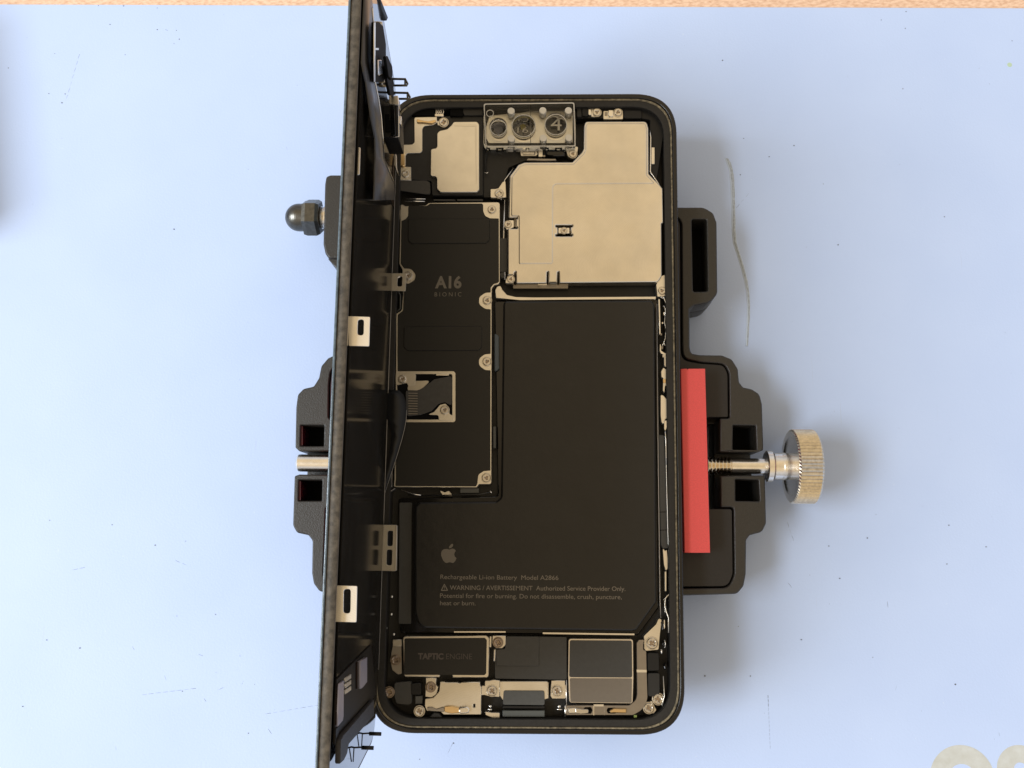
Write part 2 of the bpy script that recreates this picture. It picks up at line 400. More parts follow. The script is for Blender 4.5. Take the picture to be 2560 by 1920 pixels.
# cord-shaped scar in the mat
b = MB(); pa = [(1818, 396), (1823, 406), (1829, 425), (1832, 450), (1834, 490), (1835, 530), (1836, 575), (1839, 608), (1848, 636), (1857, 665), (1866, 700), (1871, 730), (1873, 765), (1872, 800), (1870, 830), (1869, 855), (1868, 868)]
wd = [4, 5, 5, 5, 4.5, 4.5, 4.5, 4.5, 4, 4, 3.5, 3.2, 3, 2.8, 2.6, 2.2, .8]
prs = []
for i in range(len(pa)-1):
    for j in range(6):
        s = j/6; x = pa[i][0]*(1-s)+pa[i+1][0]*s; y = pa[i][1]*(1-s)+pa[i+1][1]*s; wv = (wd[i]*(1-s)+wd[i+1]*s)*random.uniform(.8, 1.1)*1.35
        p = at(x, y, ZM); prs.append(((p.x-wv*.055, p.y, ZM+.02), (p.x+wv*.055, p.y, ZM+.02)))
b.ribbon([((a[0]-.42, a[1], ZM+.01), (b2[0]+.08, b2[1], ZM+.01)) for a, b2 in prs], .03, halo)
b.ribbon([((a[0]-.04, a[1], ZM+.06), (b2[0]-.02, b2[1], ZM+.06)) for a, b2 in prs], .03, groove_m)
b.build('cord_mark', mt, kind='stuff')
# grit and short hair scratches
b = MB(); q = MB()
spots = [(246, 14), (309, 15), (393, 20), (275, 61), (393, 74), (441, 76), (448, 98), (435, 109), (137, 134), (313, 137), (155, 257), (163, 235), (122, 234), (21, 170), (435, 573), (124, 1300+1),
         (280, 1312), (388, 1363), (464, 1353), (57, 1766), (442, 1540), (539, 1536), (456, 1728), (117, 1600), (2203, 50), (2263, 71), (2265, 29), (2058, 460), (1859, 346), (1851, 437), (1923, 392), (2530, 102), (2257, 222),
         (1985, 364), (2072, 1365), (2099, 1446), (2003, 1599), (2182, 1643), (2388, 1711), (2367, 1410), (2465, 1367), (2372, 1313), (1846, 1566), (2190, 1286), (2361, 542), (2095, 612), (1806, 151), (1762, 1690), (1876, 1690), (1049, 1898), (1134, 1858), (200, 1620), (621, 1833), (600, 1640), (940, 1140), (1975, 1255), (2168, 1345)]
for k, (x, y) in enumerate(spots+[(random.uniform(0, 2560), random.uniform(30, 1920)) for _ in range(60)]):
    big = k < len(spots); r = random.uniform(.13, .27) if big else random.uniform(.04, .10); p = at(x, y, ZM)
    n = 6; an = random.random()*6; el_ = random.uniform(.5, 1)
    pts = [(p.x+r*math.cos(an+i*2*math.pi/n)*random.uniform(.7, 1), p.y+r*el_*math.sin(an+i*2*math.pi/n)*random.uniform(.7, 1)) for i in range(n)]
    b.poly(pts, ZM-.02, ZM+r*.4, speckm, mm=True)
b.build('grit', kind='stuff')
for (x, y, a, l) in [(424, 79, .5, 5), (720, 379, 1.2, 5), (1973, 1320, -1.9, 26), (2243, 1712, -1.25, 13), (820, 1660, 0, 0), (430, 1728, -.12, 70), (417, 1703, 1.15, 9), (740, 1772, -.17, 66), (290, 1880, 1.5, 9), (560, 1718, -.45, 14), (610, 1700, -1.2, 8), (338, 1628, 1.0, 5), (518, 1757, .9, 5), (680, 1835, .9, 12), (1862, 495, -.85, 24), (510, 1640, .3, 6), (205, 1420, -.2, 16), (2500, 1845, 1.4, 4), (1130, 1862, -1.1, 18), (1082, 1817, .4, 8), (460, 1410, .4, 18), (180, 200, 1.6+.25, 60), (1980, 1470, .9, 10), (2220, 1520, 1.5, 10)]:
    if l == 0: continue
    for j in range(max(1, int(l/8))):
        t = (j-.5*max(1, int(l/8)))*8*2.2; c1 = at(x+math.cos(a)*t, y+math.sin(a)*t, ZM); h = min(l, 7)*.11
        dx, dy = math.cos(a)*h, -math.sin(a)*h; q.tube([(c1.x-dx, c1.y-dy, ZM-.02), (c1.x+random.uniform(-.1, .1), c1.y, ZM+.01), (c1.x+dx, c1.y+dy, ZM-.02)], random.uniform(.02, .06), hairm, 4)
for j in range(13):
    p = at(1920+j*.45, 1742+j*10.5, ZM); q.tube([(p.x, p.y+.4, ZM), (p.x, p.y-.35, ZM)], .04+.05*(j < 3), hairm, 4)
q.build('scratch_marks', mt, kind='stuff')
q = MB()
for (x, y, r) in [(424, 79, .45), (720, 379, .6), (835, 242, .4), (862, 16, .8), (2502, 1844, .4), (975, 1868, .6)]:
    p = at(x, y, ZM); q.lathe(q.sphere_profile(0, r, 5, 1), (p.x, p.y, ZM-.02), (0, 0, .7), whitedent, 10)
q.build('pale_crumb', kind='stuff')
p = at(2524, 162, ZM); q = MB(); q.poly(q.circ(p.x, p.y, .7, 10), ZM-.1, ZM+.02, mat('green_stain', (.45, .58, .42), 0, .6), mm=True); q.build('green_stain', mt)

# unseen block added out of view on the left to shadow the mat's edge
b = MB(); b.poly([(-380, 60), (-150, 60), (-100, 600), (-380, 600)], ZM+.02, ZM+17, black, bev=.8, rad=4., zr=ZM)
tr = b.build('shadow_block', kind='thing'); tr['label'] = 'unseen dark block added left of the phone to shade the mat'; tr['category'] = 'shadow block'

# ================================================================== THE CLAMP
cl = thing('phone_clamp', 1300, 1150, ZM, 'black metal holder with red jaw and knurled knob gripping the opened phone', 'clamp')
ZH = -9.5; ZHB = -25.6
UR = [(1600, 518), (1760, 518, 3), (1783, 532, 1.5), (1792, 556, 2), (1794, 735, 2.5), (1778, 752, 1), (1768, 757, 1), (1736, 763, 1), (1724, 772, .8), (1724.5, 866, 1), (1728, 884, 2.5), (1752, 887.5, 2), (1805, 888, 2), (1830, 898, 2), (1845, 922, 2),
      (1848, 955, 1.5), (1858, 968, 1), (1880, 973, 2), (1899, 985, 2), (1905.5, 1010, 2), (1908.6, 1111, 1), (1908, 1126, .5), (1895, 1129, .6)]
LR = [(1899, 1188.6, .6), (1912.5, 1188.6, .6), (1916, 1308, 2), (1906, 1330, 2), (1875, 1338, 1), (1866, 1350, 1.5), (1865, 1435, 2), (1859, 1466, 2), (1843, 1485, 2), (1712, 1489, 1), (1600, 1489)]
URin = [(1800, 1129, 0), (1800, 1046, .3), (1824, 1046, .6), (1823, 932, 4), (1811, 909, 5), (1751, 905, 3), (1707, 897, 4), (1705.5, 857, 1), (1704, 560, 3), (1697, 543, 2), (1600, 543)]
LRin = [(1600, 1471), (1712, 1471, 1), (1822, 1470, 3), (1836, 1437, 4), (1834, 1268, .8), (1802, 1268, .3), (1802, 1190, 0)]
slot = [(1729.6, 548), (1766, 548), (1769, 728), (1733, 729)]
h1 = [(1833, 1063), (1889, 1064), (1891, 1125), (1832, 1124)]; h2 = [(1839, 1198), (1896, 1200), (1899, 1253), (1839, 1252)]
ZSL = -18.2
b = MB()
b.poly(UR+URin, ZSL, ZH, holderm, holes=[(slot, .5), (h1, .25)], bev=.35); b.poly(LR+LRin, ZSL, ZH, holderm, holes=[(h2, .25)], bev=.35)
b.poly([p[:2] for p in UR+LR], ZHB, ZSL, holderm, holes=[([(1760, 1050), (1800, 1050), (1802, 1275), (1760, 1275)], 0)], zr=ZH, bev=.3)
for q in (slot, h1, h2):
    cx_ = sum(p[0] for p in q)/4; cy_ = sum(p[1] for p in q)/4
    b.poly([(cx_+(p[0]-cx_)*1.1, cy_+(p[1]-cy_)*1.1) for p in q], ZSL-.2, ZSL+.3, deep, zr=ZH)  # near-black sheets under slot and holes paint in the shade at their floors
b.build('carriage', cl)
b = MB()
rin = [(1640, 546), (1694, 546, 2), (1700.5, 562, 3), (1702, 859, 1), (1703.5, 900, 4), (1750, 908.5, 3), (1809, 912.5, 5), (1819.5, 934, 4), (1820.5, 1043, .5), (1768, 1043, .5), (1768, 1272, .5), (1830.5, 1272, .8), (1832.5, 1436, 4), (1820, 1466, 3), (1712, 1467, 1), (1640, 1467)]
b.poly(rin, ZH-3.5, ZH-.15, holder2, bev=.15); b.build('slide_plate', cl)
UL = [(748, 1128, .3), (738, 1119, .5), (740, 1019, 2), (744, 987, 1.5), (758, 972, 1.5), (784, 966, 1), (797, 945, 1.5), (803, 915, 1.5), (820, 895, 1.5), (841, 886, 2), (1000, 886)]
LL = [(1000, 1482), (815, 1482, 1), (798, 1478, 1.5), (784, 1459, 2), (779.6, 1433, 1.5), (781, 1352, 1.5), (771, 1338, 1), (742, 1332, 1.5), (732, 1314, 2), (736, 1190, .5), (748, 1186, .3)]
ULin = [(1000, 908), (848, 908, 3), (826, 925, 3), (822, 960, 1), (821, 1044, .5), (829, 1049, .3), (829, 1128, 0)]
LLin = [(828, 1187, 0), (828, 1268, .3), (814, 1270, .4), (808, 1433, 3), (815, 1464, 3), (1000, 1466)]
lh1 = [(752, 1063), (810, 1063), (809, 1115), (751, 1115)]; lh2 = [(747, 1200), (805, 1200), (804, 1252), (746, 1252)]
b = MB(); b.poly(UL+ULin, ZSL, ZH, holderm, holes=[(lh1, .25)], bev=.35); b.poly(LL+LLin, ZSL, ZH, holderm, holes=[(lh2, .25)], bev=.35)
b.poly([p[:2] for p in UL+LL], ZHB, ZSL, holderm, zr=ZH, bev=.3)
for q in (lh1, lh2):
    cx_ = sum(p[0] for p in q)/4; cy_ = sum(p[1] for p in q)/4
    b.poly([(cx_+(p[0]-cx_)*1.1, cy_+(p[1]-cy_)*1.1) for p in q], ZSL-.2, ZSL+.3, deep, zr=ZH)  # dark sheet below each square hole stands in for the shade inside it
b.build('carriage', cl)
b = MB(); lin = [(960, 911.5), (850, 911.5, 3), (830, 927, 3), (826, 961, 1), (825, 1043, .5), (833, 1048, .3), (832, 1266, .3), (817.5, 1272, .4), (811.5, 1433, 3), (818, 1461, 3), (960, 1462)]
b.poly(lin, ZH-3.5, ZH-.15, mat('plum_plate', (.05, .022, .026), 0, .42, .2, 2., .6, 4.), bev=.15); b.build('slide_plate', cl)
for x0, y0, y1 in ((751, 1065, 1113), (746, 1202, 1250)):   # red sleeves lining the square holes
    b = MB(); b.rect(x0-1, y0, x0+4, y1, ZSL, ZH-.6, maroon, zr=ZH); b.build('sleeve', cl)
b = MB(); b.rect(822, 1056, 829, 1125, ZSL, ZH-.3, maroon, zr=ZH); b.rect(820, 1190, 828, 1262, ZSL, ZH-.3, maroon, zr=ZH); b.build('sleeve', cl)
b = MB(); b.rect(868, 1000, 1755, 1380, ZHB, ZH-9.5, holder2, bev=.3, zr=ZH-9.5); b.build('base_bar', cl)
# red jaw
b = MB(); b.poly([(1701.5, 922), (1717, 921.5), (1719, 923.5), (1722, 921.5), (1763, 921.5), (1775.5, 1382), (1711.5, 1382)], -8.9, -3.2, red, bev=.12); b.build('red_jaw', cl)
b = MB(); b.rect(862, 930, 925, 1380, -8.9, -3.2, red, bev=.12); b.build('red_jaw', cl)
# clamping screw
ZS = -13.0
def xat(px, z=ZS, py=1163): return at(px, py, z).x
yr = at(1850, 1165, ZS).y; rr = 2.0
b = MB(); o = (0, yr, ZS)
steel = mat('thread_steel', (.85, .78, .66), 1, .12)
x = xat(1745); xe = xat(1823); pr = []
while x < xe:
    pr += [(x, rr*.80), (x+.42, rr*1.16), (x+.5, rr*1.16), (x+.92, rr*.80)]; x += .95
b.lathe(pr, o, (1, 0, 0), steel)
b.lathe([(xe+.2, rr*.8), (xe+.5, rr*1.0), (xat(1915), rr*1.0)], o, (1, 0, 0), chrome)
b.build('clamping_screw', cl)
b = MB(); x0, x1, x2, x3 = xat(1913), xat(1931), xat(1934), xat(1990)
r1 = 4.05; r2 = 3.45
b.lathe([(x0, 1.2), (x0, r1-.5), (x0+.3, r1), (x1-.3, r1), (x1, r1-.2), (x1, r2*.9), (x2, r2*.9), (x2, r2), (x3+1, r2)], o, (1, 0, 0), chrome)
b.lathe([(x2+1.9, r2+.01), (x2+2.2, r2+.12), (x2+2.9, r2+.12), (x2+3.0, r2+.01)], o, (1, 0, 0), chrome)
b.build('collar', cl)
kb = MB(); xa, xb = xat(1975), xat(2035); R = 9.6; n = 64; vsr = []
for (xx, kr, dr) in ((xa, 0.945, 0), (xa+.45, 1.0, 1), (xb-.45, 1.0, 1), (xb, .945, 0)):
    vsr.append([kb.bm.verts.new(W((xx, yr+math.cos(math.pi*k/n)*(R*kr*(1-.035*dr*(k % 2))), ZS+math.sin(math.pi*k/n)*(R*kr*(1-.035*dr*(k % 2)))))) for k in range(2*n)])
for a_, b_ in zip(vsr, vsr[1:]):
    for k in range(2*n): kb.face([a_[k], a_[(k+1) % (2*n)], b_[(k+1) % (2*n)], b_[k]], knurl)
kb.face(vsr[-1], knurl)
kb.lathe([(xa, R*.945), (xa+.02, R*.8), (xa+.4, R*.76), (xa+.4, r2)], o, (1, 0, 0), chrome)
kb.build('knurled_knob', cl)
# left end of the same screw
yl = at(800, 1159, ZS).y
b = MB(); b.lathe([(xat(747), .3), (xat(747), 1.9), (xat(747)+.4, 2.25), (xat(880), 2.25)], (0, yl, ZS+1.5), (1, 0, 0), chrome); b.build('clamping_screw', cl)
# side block with the domed nut
b = MB(); zb = -7.5
blk = [(1000, 437), (826, 437, .6), (815, 441, 1.2), (812, 460, 1), (808, 610, 1), (813, 634, 2), (822, 646, 1), (1000, 646)]
b.poly(blk, -22, zb, holderm, bev=.45)
b.poly([(900, 644), (818, 644), (852, 682), (900, 682)], -24, zb-.8, holderm, bev=.2, zr=zb)
b.build('side_block', cl)
b = MB(); zc = -14.5; cx = lambda px: at(px, 545, zc).x; cy = at(770, 544, zc).y; o = (0, cy, zc)
x0 = at(848, 545, zb).x
b.lathe([(x0-2.2, .1), (x0-2.2, 5.0), (x0+.6, 6.3), (x0+.6, 9)], (0, cy, zb-6.0), (1, 0, 0), mat('washer_grey', (.4, .42, .46), 1, .3)); b.build('washer', cl)
b = MB(); hx0, hx1 = cx(762), cx(803); R = 5.15
b.lathe([(hx0, 3.6), (hx0, R*.93), (hx0+1.0, R), (hx1-.9, R), (hx1, R*.9), (hx1, 2)], o, (1, 0, 0), gunmetal, 6, side=(0, .5, .866), smooth=False)
pr = b.sphere_profile(cx(748), 3.78, 12, -1)
b.lathe(pr[::-1]+[(hx0+.2, 3.78)], o, (1, 0, 0), gunmetal, 32)
b.lathe([(hx1-.2, 2.6), (hx1+.3, 3.1), (hx1+.7, 2.7), (hx1+1.2, 3.1), (hx1+3, 3.1)], o, (1, 0, 0), chrome, 24)
b.build('domed_nut', cl)

# ================================================================== THE PHONE BODY
ph = thing('smartphone', 1320, 1040, -8, 'opened black smartphone held in the clamp, screen flipped upright, battery and metal shields showing', 'smartphone')
TL, TR, BR, BL = (974.6, 236.5), (1690.5, 233.5), (1713.5, 1838.5), (921, 1833)
def quad_in(d, z=0, r=11.):   # the outline of the rim moved in by d millimetres
    q = [at(*p, 0) for p in (TL, TR, BR, BL)]; c = sum(q, Vector())/4
    out = []
    for p in q: out.append((p.x-math.copysign(d, p.x-c.x), p.y-math.copysign(d, p.y-c.y), max(r-d*.75, 1.5)))
    return out
def rseg(q, n=14):
    return round_pts(q, 0, n)
def rimring(b, d0, d1, z0, z1, m, bev=0.):
    o_ = [(p.x, p.y) for p in rseg(quad_in(d0))]; i_ = [(p.x, p.y) for p in rseg(quad_in(d1))]
    b.poly(o_, z0, z1, m, mm=True, holes=[(i_, 0)], bev=bev)
b = MB()
rimring(b, 0, 1.15, -6.9, 0, rimm, .28)
b.build('frame', ph)
b = MB(); rimring(b, 1.15, 1.6, -5, -.45, glue, .1); b.build('adhesive_strip', ph)
b = MB(); rimring(b, 1.6, 3.3, -6.8, -.75, ledge, .10); b.build('inner_ledge', ph)
b = MB(); b.poly([(p.x, p.y) for p in rseg(quad_in(.6))], -7.8, -6.8, rimm, mm=True, bev=.3); b.build('back_cover', ph)
b = MB()
b.poly([(p.x, p.y) for p in rseg(quad_in(3.2))], -6.8, -5.6, boardm, mm=True)
# dark mouldings around the inside wall
for q, z0, z1, m in [([(1003, 290), (1030, 262), (1072, 252), (1150, 248), (1208, 262), (1208, 289), (1160, 289), (1152, 270), (1120, 266), (1060, 270), (1030, 285), (1010, 310)], -5, -1.6, boardm),
                  ([(1207, 372), (1440, 372), (1450, 378), (1425, 390), (1330, 395), (1272, 420), (1258, 470), (1226, 494), (1208, 494)], -5.6, -3.4, boardm),
                  ([(1440, 255), (1620, 255), (1655, 290), (1660, 330), (1640, 470), (1615, 455), (1625, 300), (1600, 296), (1440, 296)], -5.6, -2.2, black),
                  ([(1006, 290), (1208, 290), (1208, 489), (1080, 489), (1078, 453), (1028, 450), (1004, 450)], -5.6, -2.2, boardm)]:
    b.poly(q, z0, z1, m, bev=.15, rad=.5)
b.build('inner_tray', ph)
# ---- camera cover plate
cc = MB(); z = -.9
out = [(1463.7, 303, 1.2), (1617, 302.5, 1.5), (1621.5, 320, 1), (1622, 434, .6), (1650, 462, .4), (1657, 471, .4), (1658.5, 557, .2), (1654, 558, .2), (1655, 690, 1.8), (1645, 705, 1.2), (1398, 707, .3), (1397, 679, .3), (1394, 679, .2), (1393.6, 707, .1), (1371, 707, .1), (1370.8, 679, .2), (1367.5, 679, .2), (1367, 707.5, .3),
       (1290, 708, .3), (1289.5, 679, .3), (1286.5, 679, .2), (1286, 688, .1), (1269, 688, .2), (1269, 571, .2), (1293, 571, .1), (1293, 568, .1), (1289, 567, .1), (1289, 548, .1), (1293, 547, .1), (1293, 543.5, .1), (1271, 543.5, .3), (1274, 440, 1.4), (1296, 411, 1.0), (1312, 405, .4), (1431, 404.5, .3), (1455, 380, .8), (1459, 371, .5), (1460, 314, .8)]
s1 = [(1389, 562.5), (1431, 562.5), (1431, 567.5), (1389, 567.5)]; s2 = [(1389, 585), (1431, 585), (1431, 590), (1389, 590)]
win = [(1392, 566), (1394, 562.5), (1427, 562.5), (1427, 590), (1394, 590), (1392, 588)]
hw = [(1389, 562.3, .2), (1431, 562.3, .2), (1431, 567.5, .2), (1426.5, 567.5, 0), (1426.5, 585, 0), (1431, 585, .2), (1431, 590.3, .2), (1389, 590.3, .2), (1389, 585, .2), (1394, 585, 0), (1394, 567.5, 0), (1389, 567.5, .2)]
cc.poly(out, -4.6, z, nickel, holes=[(hw, .2)], bev=.3)
emb = [(1467, 308, 1), (1614, 307.5, 1.2), (1617, 322, 1), (1617, 437, .6), (1638, 458.5, .3), (1389, 460, 1.2), (1383, 466, 1), (1382, 659, .6), (1297, 659.5, .4), (1297, 540, .3), (1278, 539.5, .4), (1279, 443, 1.2), (1299, 416, 1), (1314, 410, .4), (1433, 410, .3), (1460, 383, .8), (1464, 372, .5), (1464, 318, .8)]
cc.poly(emb, z-.3, z+.24, nickel, bev=.22)
cc.poly([(1396, 569), (1424, 569), (1424, 583.5), (1396, 583.5)], -3, z-.35, brightm, bev=.1)
ccx = cc.build('camera_cover', ph)
b = MB(); b.poly([(1286, 548), (1292, 548), (1292, 567), (1286, 567)], -3, z-1.2, taupe)
b.poly([(1268, 690), (1284.5, 690), (1284.5, 708), (1262, 708)], -3.2, z-.45, nickel, bev=.1, rad=.4)
b.poly([(1373, 680), (1392, 680), (1392, 709), (1373, 709)], -3.2, z-.45, nickel, bev=.1, rad=.2)
b.poly([(1259, 556, .6), (1272, 550, .6), (1285, 550, .3), (1285, 568, .3), (1266, 576, .6)], -3.2, z-.6, brightm, bev=.1)
b.poly([(1226, 472), (1238, 472), (1246, 470), (1256, 455), (1264, 451), (1266, 494), (1226, 494)], -3.6, -1.9, nickel, bev=.1, rad=.3)
b.rect(1283, 712, 1420, 721, -4.8, -3.6, taupe); b.rect(1345, 709, 1367, 713, -4.5, -2.2, brightm)
b.poly([(1640, 712), (1652, 690), (1663, 686), (1668, 700), (1668, 738), (1658, 742), (1643, 742)], -4, -1.9, cream, bev=.1, rad=.4)
b.poly([(1628, 368), (1637, 368), (1637, 410), (1628, 410)], -3.5, -1.7, cream, bev=.1)
b.tube([at(1625, 322, -1.8), at(1627, 345, -1.6), at(1626, 430, -1.6), at(1652, 468, -1.6)], .18, brightm, 5)
b.tube([at(1253, 500, -2.5), at(1256, 470, -2.2), at(1262, 450, -2.0), at(1284, 420, -2.0)], .14, brightm, 5)
b.tube([at(1263, 700, -2.5), at(1259, 600, -2.4), at(1262, 500, -2.4)], .2, brightm, 5)
b.build('cover_bracket', ph)
# ---- metal lid of the radio block, brackets
b = MB()
b.poly([(1134, 304, 1), (1193, 303.5, 1), (1198.5, 311, .8), (1198.5, 474, .6), (1192, 480.5, .8), (1101, 481, .8), (1092, 472, .8), (1092, 446, .5), (1089, 441.5, .5), (1078, 440.5, .4), (1076, 436, .4), (1077, 374, .5), (1081, 371.5, .4), (1090, 370, .4), (1092.5, 366, .4), (1092.5, 333, .8), (1099, 326.5, .8), (1118, 322.5, 1), (1129, 312, 1)], -4, -1.3, cream, bev=.15)
b.poly([(1136, 311), (1191, 311), (1193, 460), (1190, 460), (1188, 316), (1136, 315)], -1.5, -1.26, nickel, bev=.04)
b.build('radio_shield', ph)
b = MB()
b.poly([(1038, 293, .6), (1092, 292, .3), (1093, 306, .4), (1082, 313, .8), (1060, 315, 1), (1056, 323, .6), (1056, 378, .6), (1050, 382.5, .5), (1018, 383, .5), (1014, 389, .5), (1014, 414, .2), (999.5, 414, .2), (999.5, 362, .3), (1030, 361, .4), (1036, 356, .5), (1035.5, 297, .6)], -3, -1.9, cream, bev=.08)
b.poly([(1041, 297), (1053, 300), (1070, 303), (1088, 299), (1091, 304), (1080, 309), (1056, 306), (1042, 306)], -1.9, -1.35, gold, bev=.1, rad=.4)
b.poly([(1092, 301), (1104, 306), (1104, 315), (1094, 313)], -3, -1.8, cream, bev=.1)
b.poly([(1002, 367), (1007, 366), (1011, 390), (1012, 414), (1001, 414)], -2, -1.1, gold, bev=.1)
b.poly([(999.5, 416), (1028, 417), (1028, 451), (999.5, 451)], -4, -1.9, cream, bev=.1, rad=.2)
b.build('antenna_bracket', ph)
b = MB(); b.poly([(996, 451, .3), (1066, 451, .4), (1075.5, 457, .5), (1076, 486, .6), (1060, 485, .3), (996, 476, .3)], -2.6, -2.2, flexm, bev=.06); b.build('flex_cable', ph)
b = MB()
for k in range(4):
    c0 = at(1088+k*5.5, 279, -2); b.tube([(c0.x+.5*math.cos(t*.7), c0.y+.75*math.sin(t*.7), c0.z) for t in range(9)], .16, chrome, 5, True)
b.poly([(1086, 284), (1110, 284), (1110, 291), (1086, 291)], -4, -1.6, chrome, bev=.15, rad=.3); b.build('spring_coil', ph)
b = MB(); b.rect(1030, 271, 1086, 289, -3, -1.4, deep, bev=.1); b.rect(1125, 270, 1158, 290, -3, -1.4, deep, bev=.1)
b.rect(1084, 498.5, 1138, 501.5, -3, -2.2, flexm); b.rect(1143, 498, 1207, 502, -3, -2.2, flexm); b.build('rubber_pad', ph)
b = MB(); b.tube([at(1015, 497, -2), at(1064, 497.5, -2)], .12, brightm, 5); b.tube([at(1010, 503, -2), at(1062, 503.5, -2)], .13, brightm, 5)
b.tube([at(1212, 372, -2.5), at(1216, 388, -2.2), at(1213, 405, -2), at(1214, 430, -1.9)], .25, black, 6)
b.tube([at(1212, 431, -1.9), at(1217, 433, -1.8), at(1221, 430, -1.9)], .12, brightm, 5); b.build('antenna_wire', ph)
# parts at the top right
b = MB()
b.rect(1471, 272, 1478, 287, -3, -1.6, brightm, bev=.08); b.rect(1478, 270, 1493, 292, -3, -1.8, cream, bev=.1)
b.rect(1508, 277, 1558, 298, -3, -1.9, nickel, bev=.1, rad=.3); b.rect(1521, 275, 1533, 291, -2.4, -1.4, brightm, bev=.1); b.rect(1512, 280, 1519, 288, -2.2, -1.7, taupe)
b.build('button_bracket', ph)
b = MB(); b.rect(1455, 267, 1471, 290, -3, -1.5, black, bev=.15); b.rect(1560, 275, 1605, 296, -4, -1.7, black, bev=.2, rad=.5); b.rect(1442, 270, 1454, 292, -3, -1.7, boardm, bev=.1); b.build('rubber_pad', ph)
b = MB(); b.poly([(1300, 375), (1343, 373), (1344, 386), (1340, 390), (1302, 390)], -4, -2.4, cream, bev=.08, rad=.3)
b.rect(1307, 377, 1338, 387, -2.6, -2.2, taupe, bev=.05)
for k in range(9): b.rect(1309+k*3, 378, 1310.5+k*3, 386, -2.3, -2.05, brightm)
b.rect(1346, 371, 1357, 392, -4, -2.2, cream, bev=.08, rad=.2); b.rect(1357, 388, 1363, 392, -4, -2.2, taupe)
b.poly([(1413, 372), (1420, 366), (1446, 366), (1444, 380), (1436, 394), (1420, 392)], -4, -2.2, cream, bev=.1, rad=.4); b.build('sensor_bracket', ph)
b = MB(); b.rect(1365, 374, 1412, 390, -3.4, -1.9, glossy, bev=.4); b.poly([(1320, 396), (1389, 397), (1391, 401), (1316, 401)], -4, -1.6, taupe, bev=.05); b.build('flex_cable', ph)
# ---- front sensor group that shows through the clear block
b = MB()
hc = lambda x, y, r: ([(lambda p: (p.x, p.y))(at(x+r*math.cos(t*math.pi/14), y+r*math.sin(t*math.pi/14), -4.9)) for t in range(28)], 0)
def hp(x, y, r): return ([(x+r*math.cos(t*math.pi/14), y+r*math.sin(t*math.pi/14)) for t in range(28)], 0)
b.poly([(1215, 322), (1224, 294), (1262, 290), (1276, 288), (1300, 287), (1345, 279), (1432, 279), (1432, 363), (1222, 363), (1215, 350)], -5.4, -4.55, ivory, holes=[hp(1246, 321, 21), hp(1308, 321, 25), hp(1389.5, 313, 26)], bev=.1, rad=.5)
b.build('sensor_plate', ph)
b = MB(); b.disc(1246, 321, 2.3, -5.9, -5.2, lens); b.poly([(1233, 312), (1240, 306), (1244, 312), (1252, 308), (1259, 318), (1256, 332), (1246, 338), (1236, 330)], -5.3, -5.0, lensw, rad=.3, bev=.05)
b.disc(1308, 321, 3.0, -5.9, -5.2, lens); b.poly([(1300, 315), (1308, 311), (1316, 316), (1313, 326), (1303, 327)], -5.3, -4.95, yellow, rad=.3, bev=.05)
b.disc(1389.5, 313, 3.1, -5.9, -5.2, lens); b.disc(1389.5, 313, 2.4, -5.3, -5.1, glossy); b.build('camera_lens', ph)

# ---- logic board shield with its black film
zs = -2.1
bs_ = MB()
base = [(1001, 509, .8), (1014, 515, .5), (1064, 513, .5), (1073, 506.6, .4), (1250, 505, .8), (1250, 705, .5), (1247, 710, .6), (1236, 713, .8), (1229.6, 721, .8), (1229.6, 885), (1229, 1206, .6), (1226, 1211, .6), (1197, 1211, .4), (1193, 1219, .5), (984, 1218, .6), (986, 1197), (988, 1052), (989, 936), (990, 875), (990, 785, .5), (1004, 775, .8), (1007, 733), (1005.6, 674, .4), (998, 660, .4), (1000.5, 551)]
bs_.poly(base, -4.6, zs, cream, bev=.12); shd = bs_.build('logic_board_shield', ph)
fl = MB()
film = [(1021, 514.5, .4), (1067, 514.5, .3), (1075, 508.7, .3), (1205, 508.5, .3), (1208, 512, .3), (1208, 527, .2), (1213, 540, 1.2), (1225, 545.5, 1), (1247, 546, .2), (1247.5, 704, .4), (1244, 707, .5), (1234, 710, .8), (1226.8, 719, .6), (1226.8, 731, .2), (1214, 731.5, 1.6), (1198, 742, 1.4), (1197.5, 761, 1.6), (1213, 772, 1.6), (1226.8, 773, .2),
        (1226.6, 884.5, .2), (1212, 885.5, 1.6), (1197.5, 896, 1.4), (1197.5, 914, 1.6), (1213, 925, 1.6), (1226.4, 925.5, .2), (1226, 1176.5, .2), (1210, 1177.5, 1.2), (1196, 1186, 1.2), (1193.5, 1208.5, .5), (1190, 1216, .3), (988, 1215, .3), (989.5, 1197), (991, 1055.5, .2), (1063, 1055.5, .2), (1135, 1055, .5), (1138.5, 1051, .5), (1138.5, 932, .5), (1134, 928, .5), (994, 928, .3), (993.5, 875), (994, 787, .4), (1007, 777, .6), (1010, 733), (1009, 708, .3), (1022, 709, 1.2), (1037, 700, 1.4), (1039, 686, 1.4), (1028, 672, 1.4), (1010, 671, .4), (1001.5, 659, .4), (1003.5, 552, .2), (1014, 548, .8), (1020, 540, .8)]
fl.poly(film, zs-.05, zs+.10, sticker, bev=.03)
fl.poly([(1020, 547), (1224, 546), (1224, 600), (1216, 608), (1030, 609), (1020, 602)], zs, zs+.34, sticker, bev=.12, rad=.7)
fl.poly([(1010, 816), (1205, 815), (1205, 866), (1198, 876), (1018, 877), (1009, 868)], zs, zs+.34, sticker, bev=.12, rad=.7)
fl.build('film', shd)
tx = MB(); tx.text('A16', (1087.5, 719.5), (1153.5, 719.5), zs+.10, print_grey, cap=3.15, bold=.035); tx.text('B I O N I C', (1086.5, 741), (1153.5, 741), zs+.10, print_grey, cap=1.15, bold=-.004); tx.build('lettering', shd)
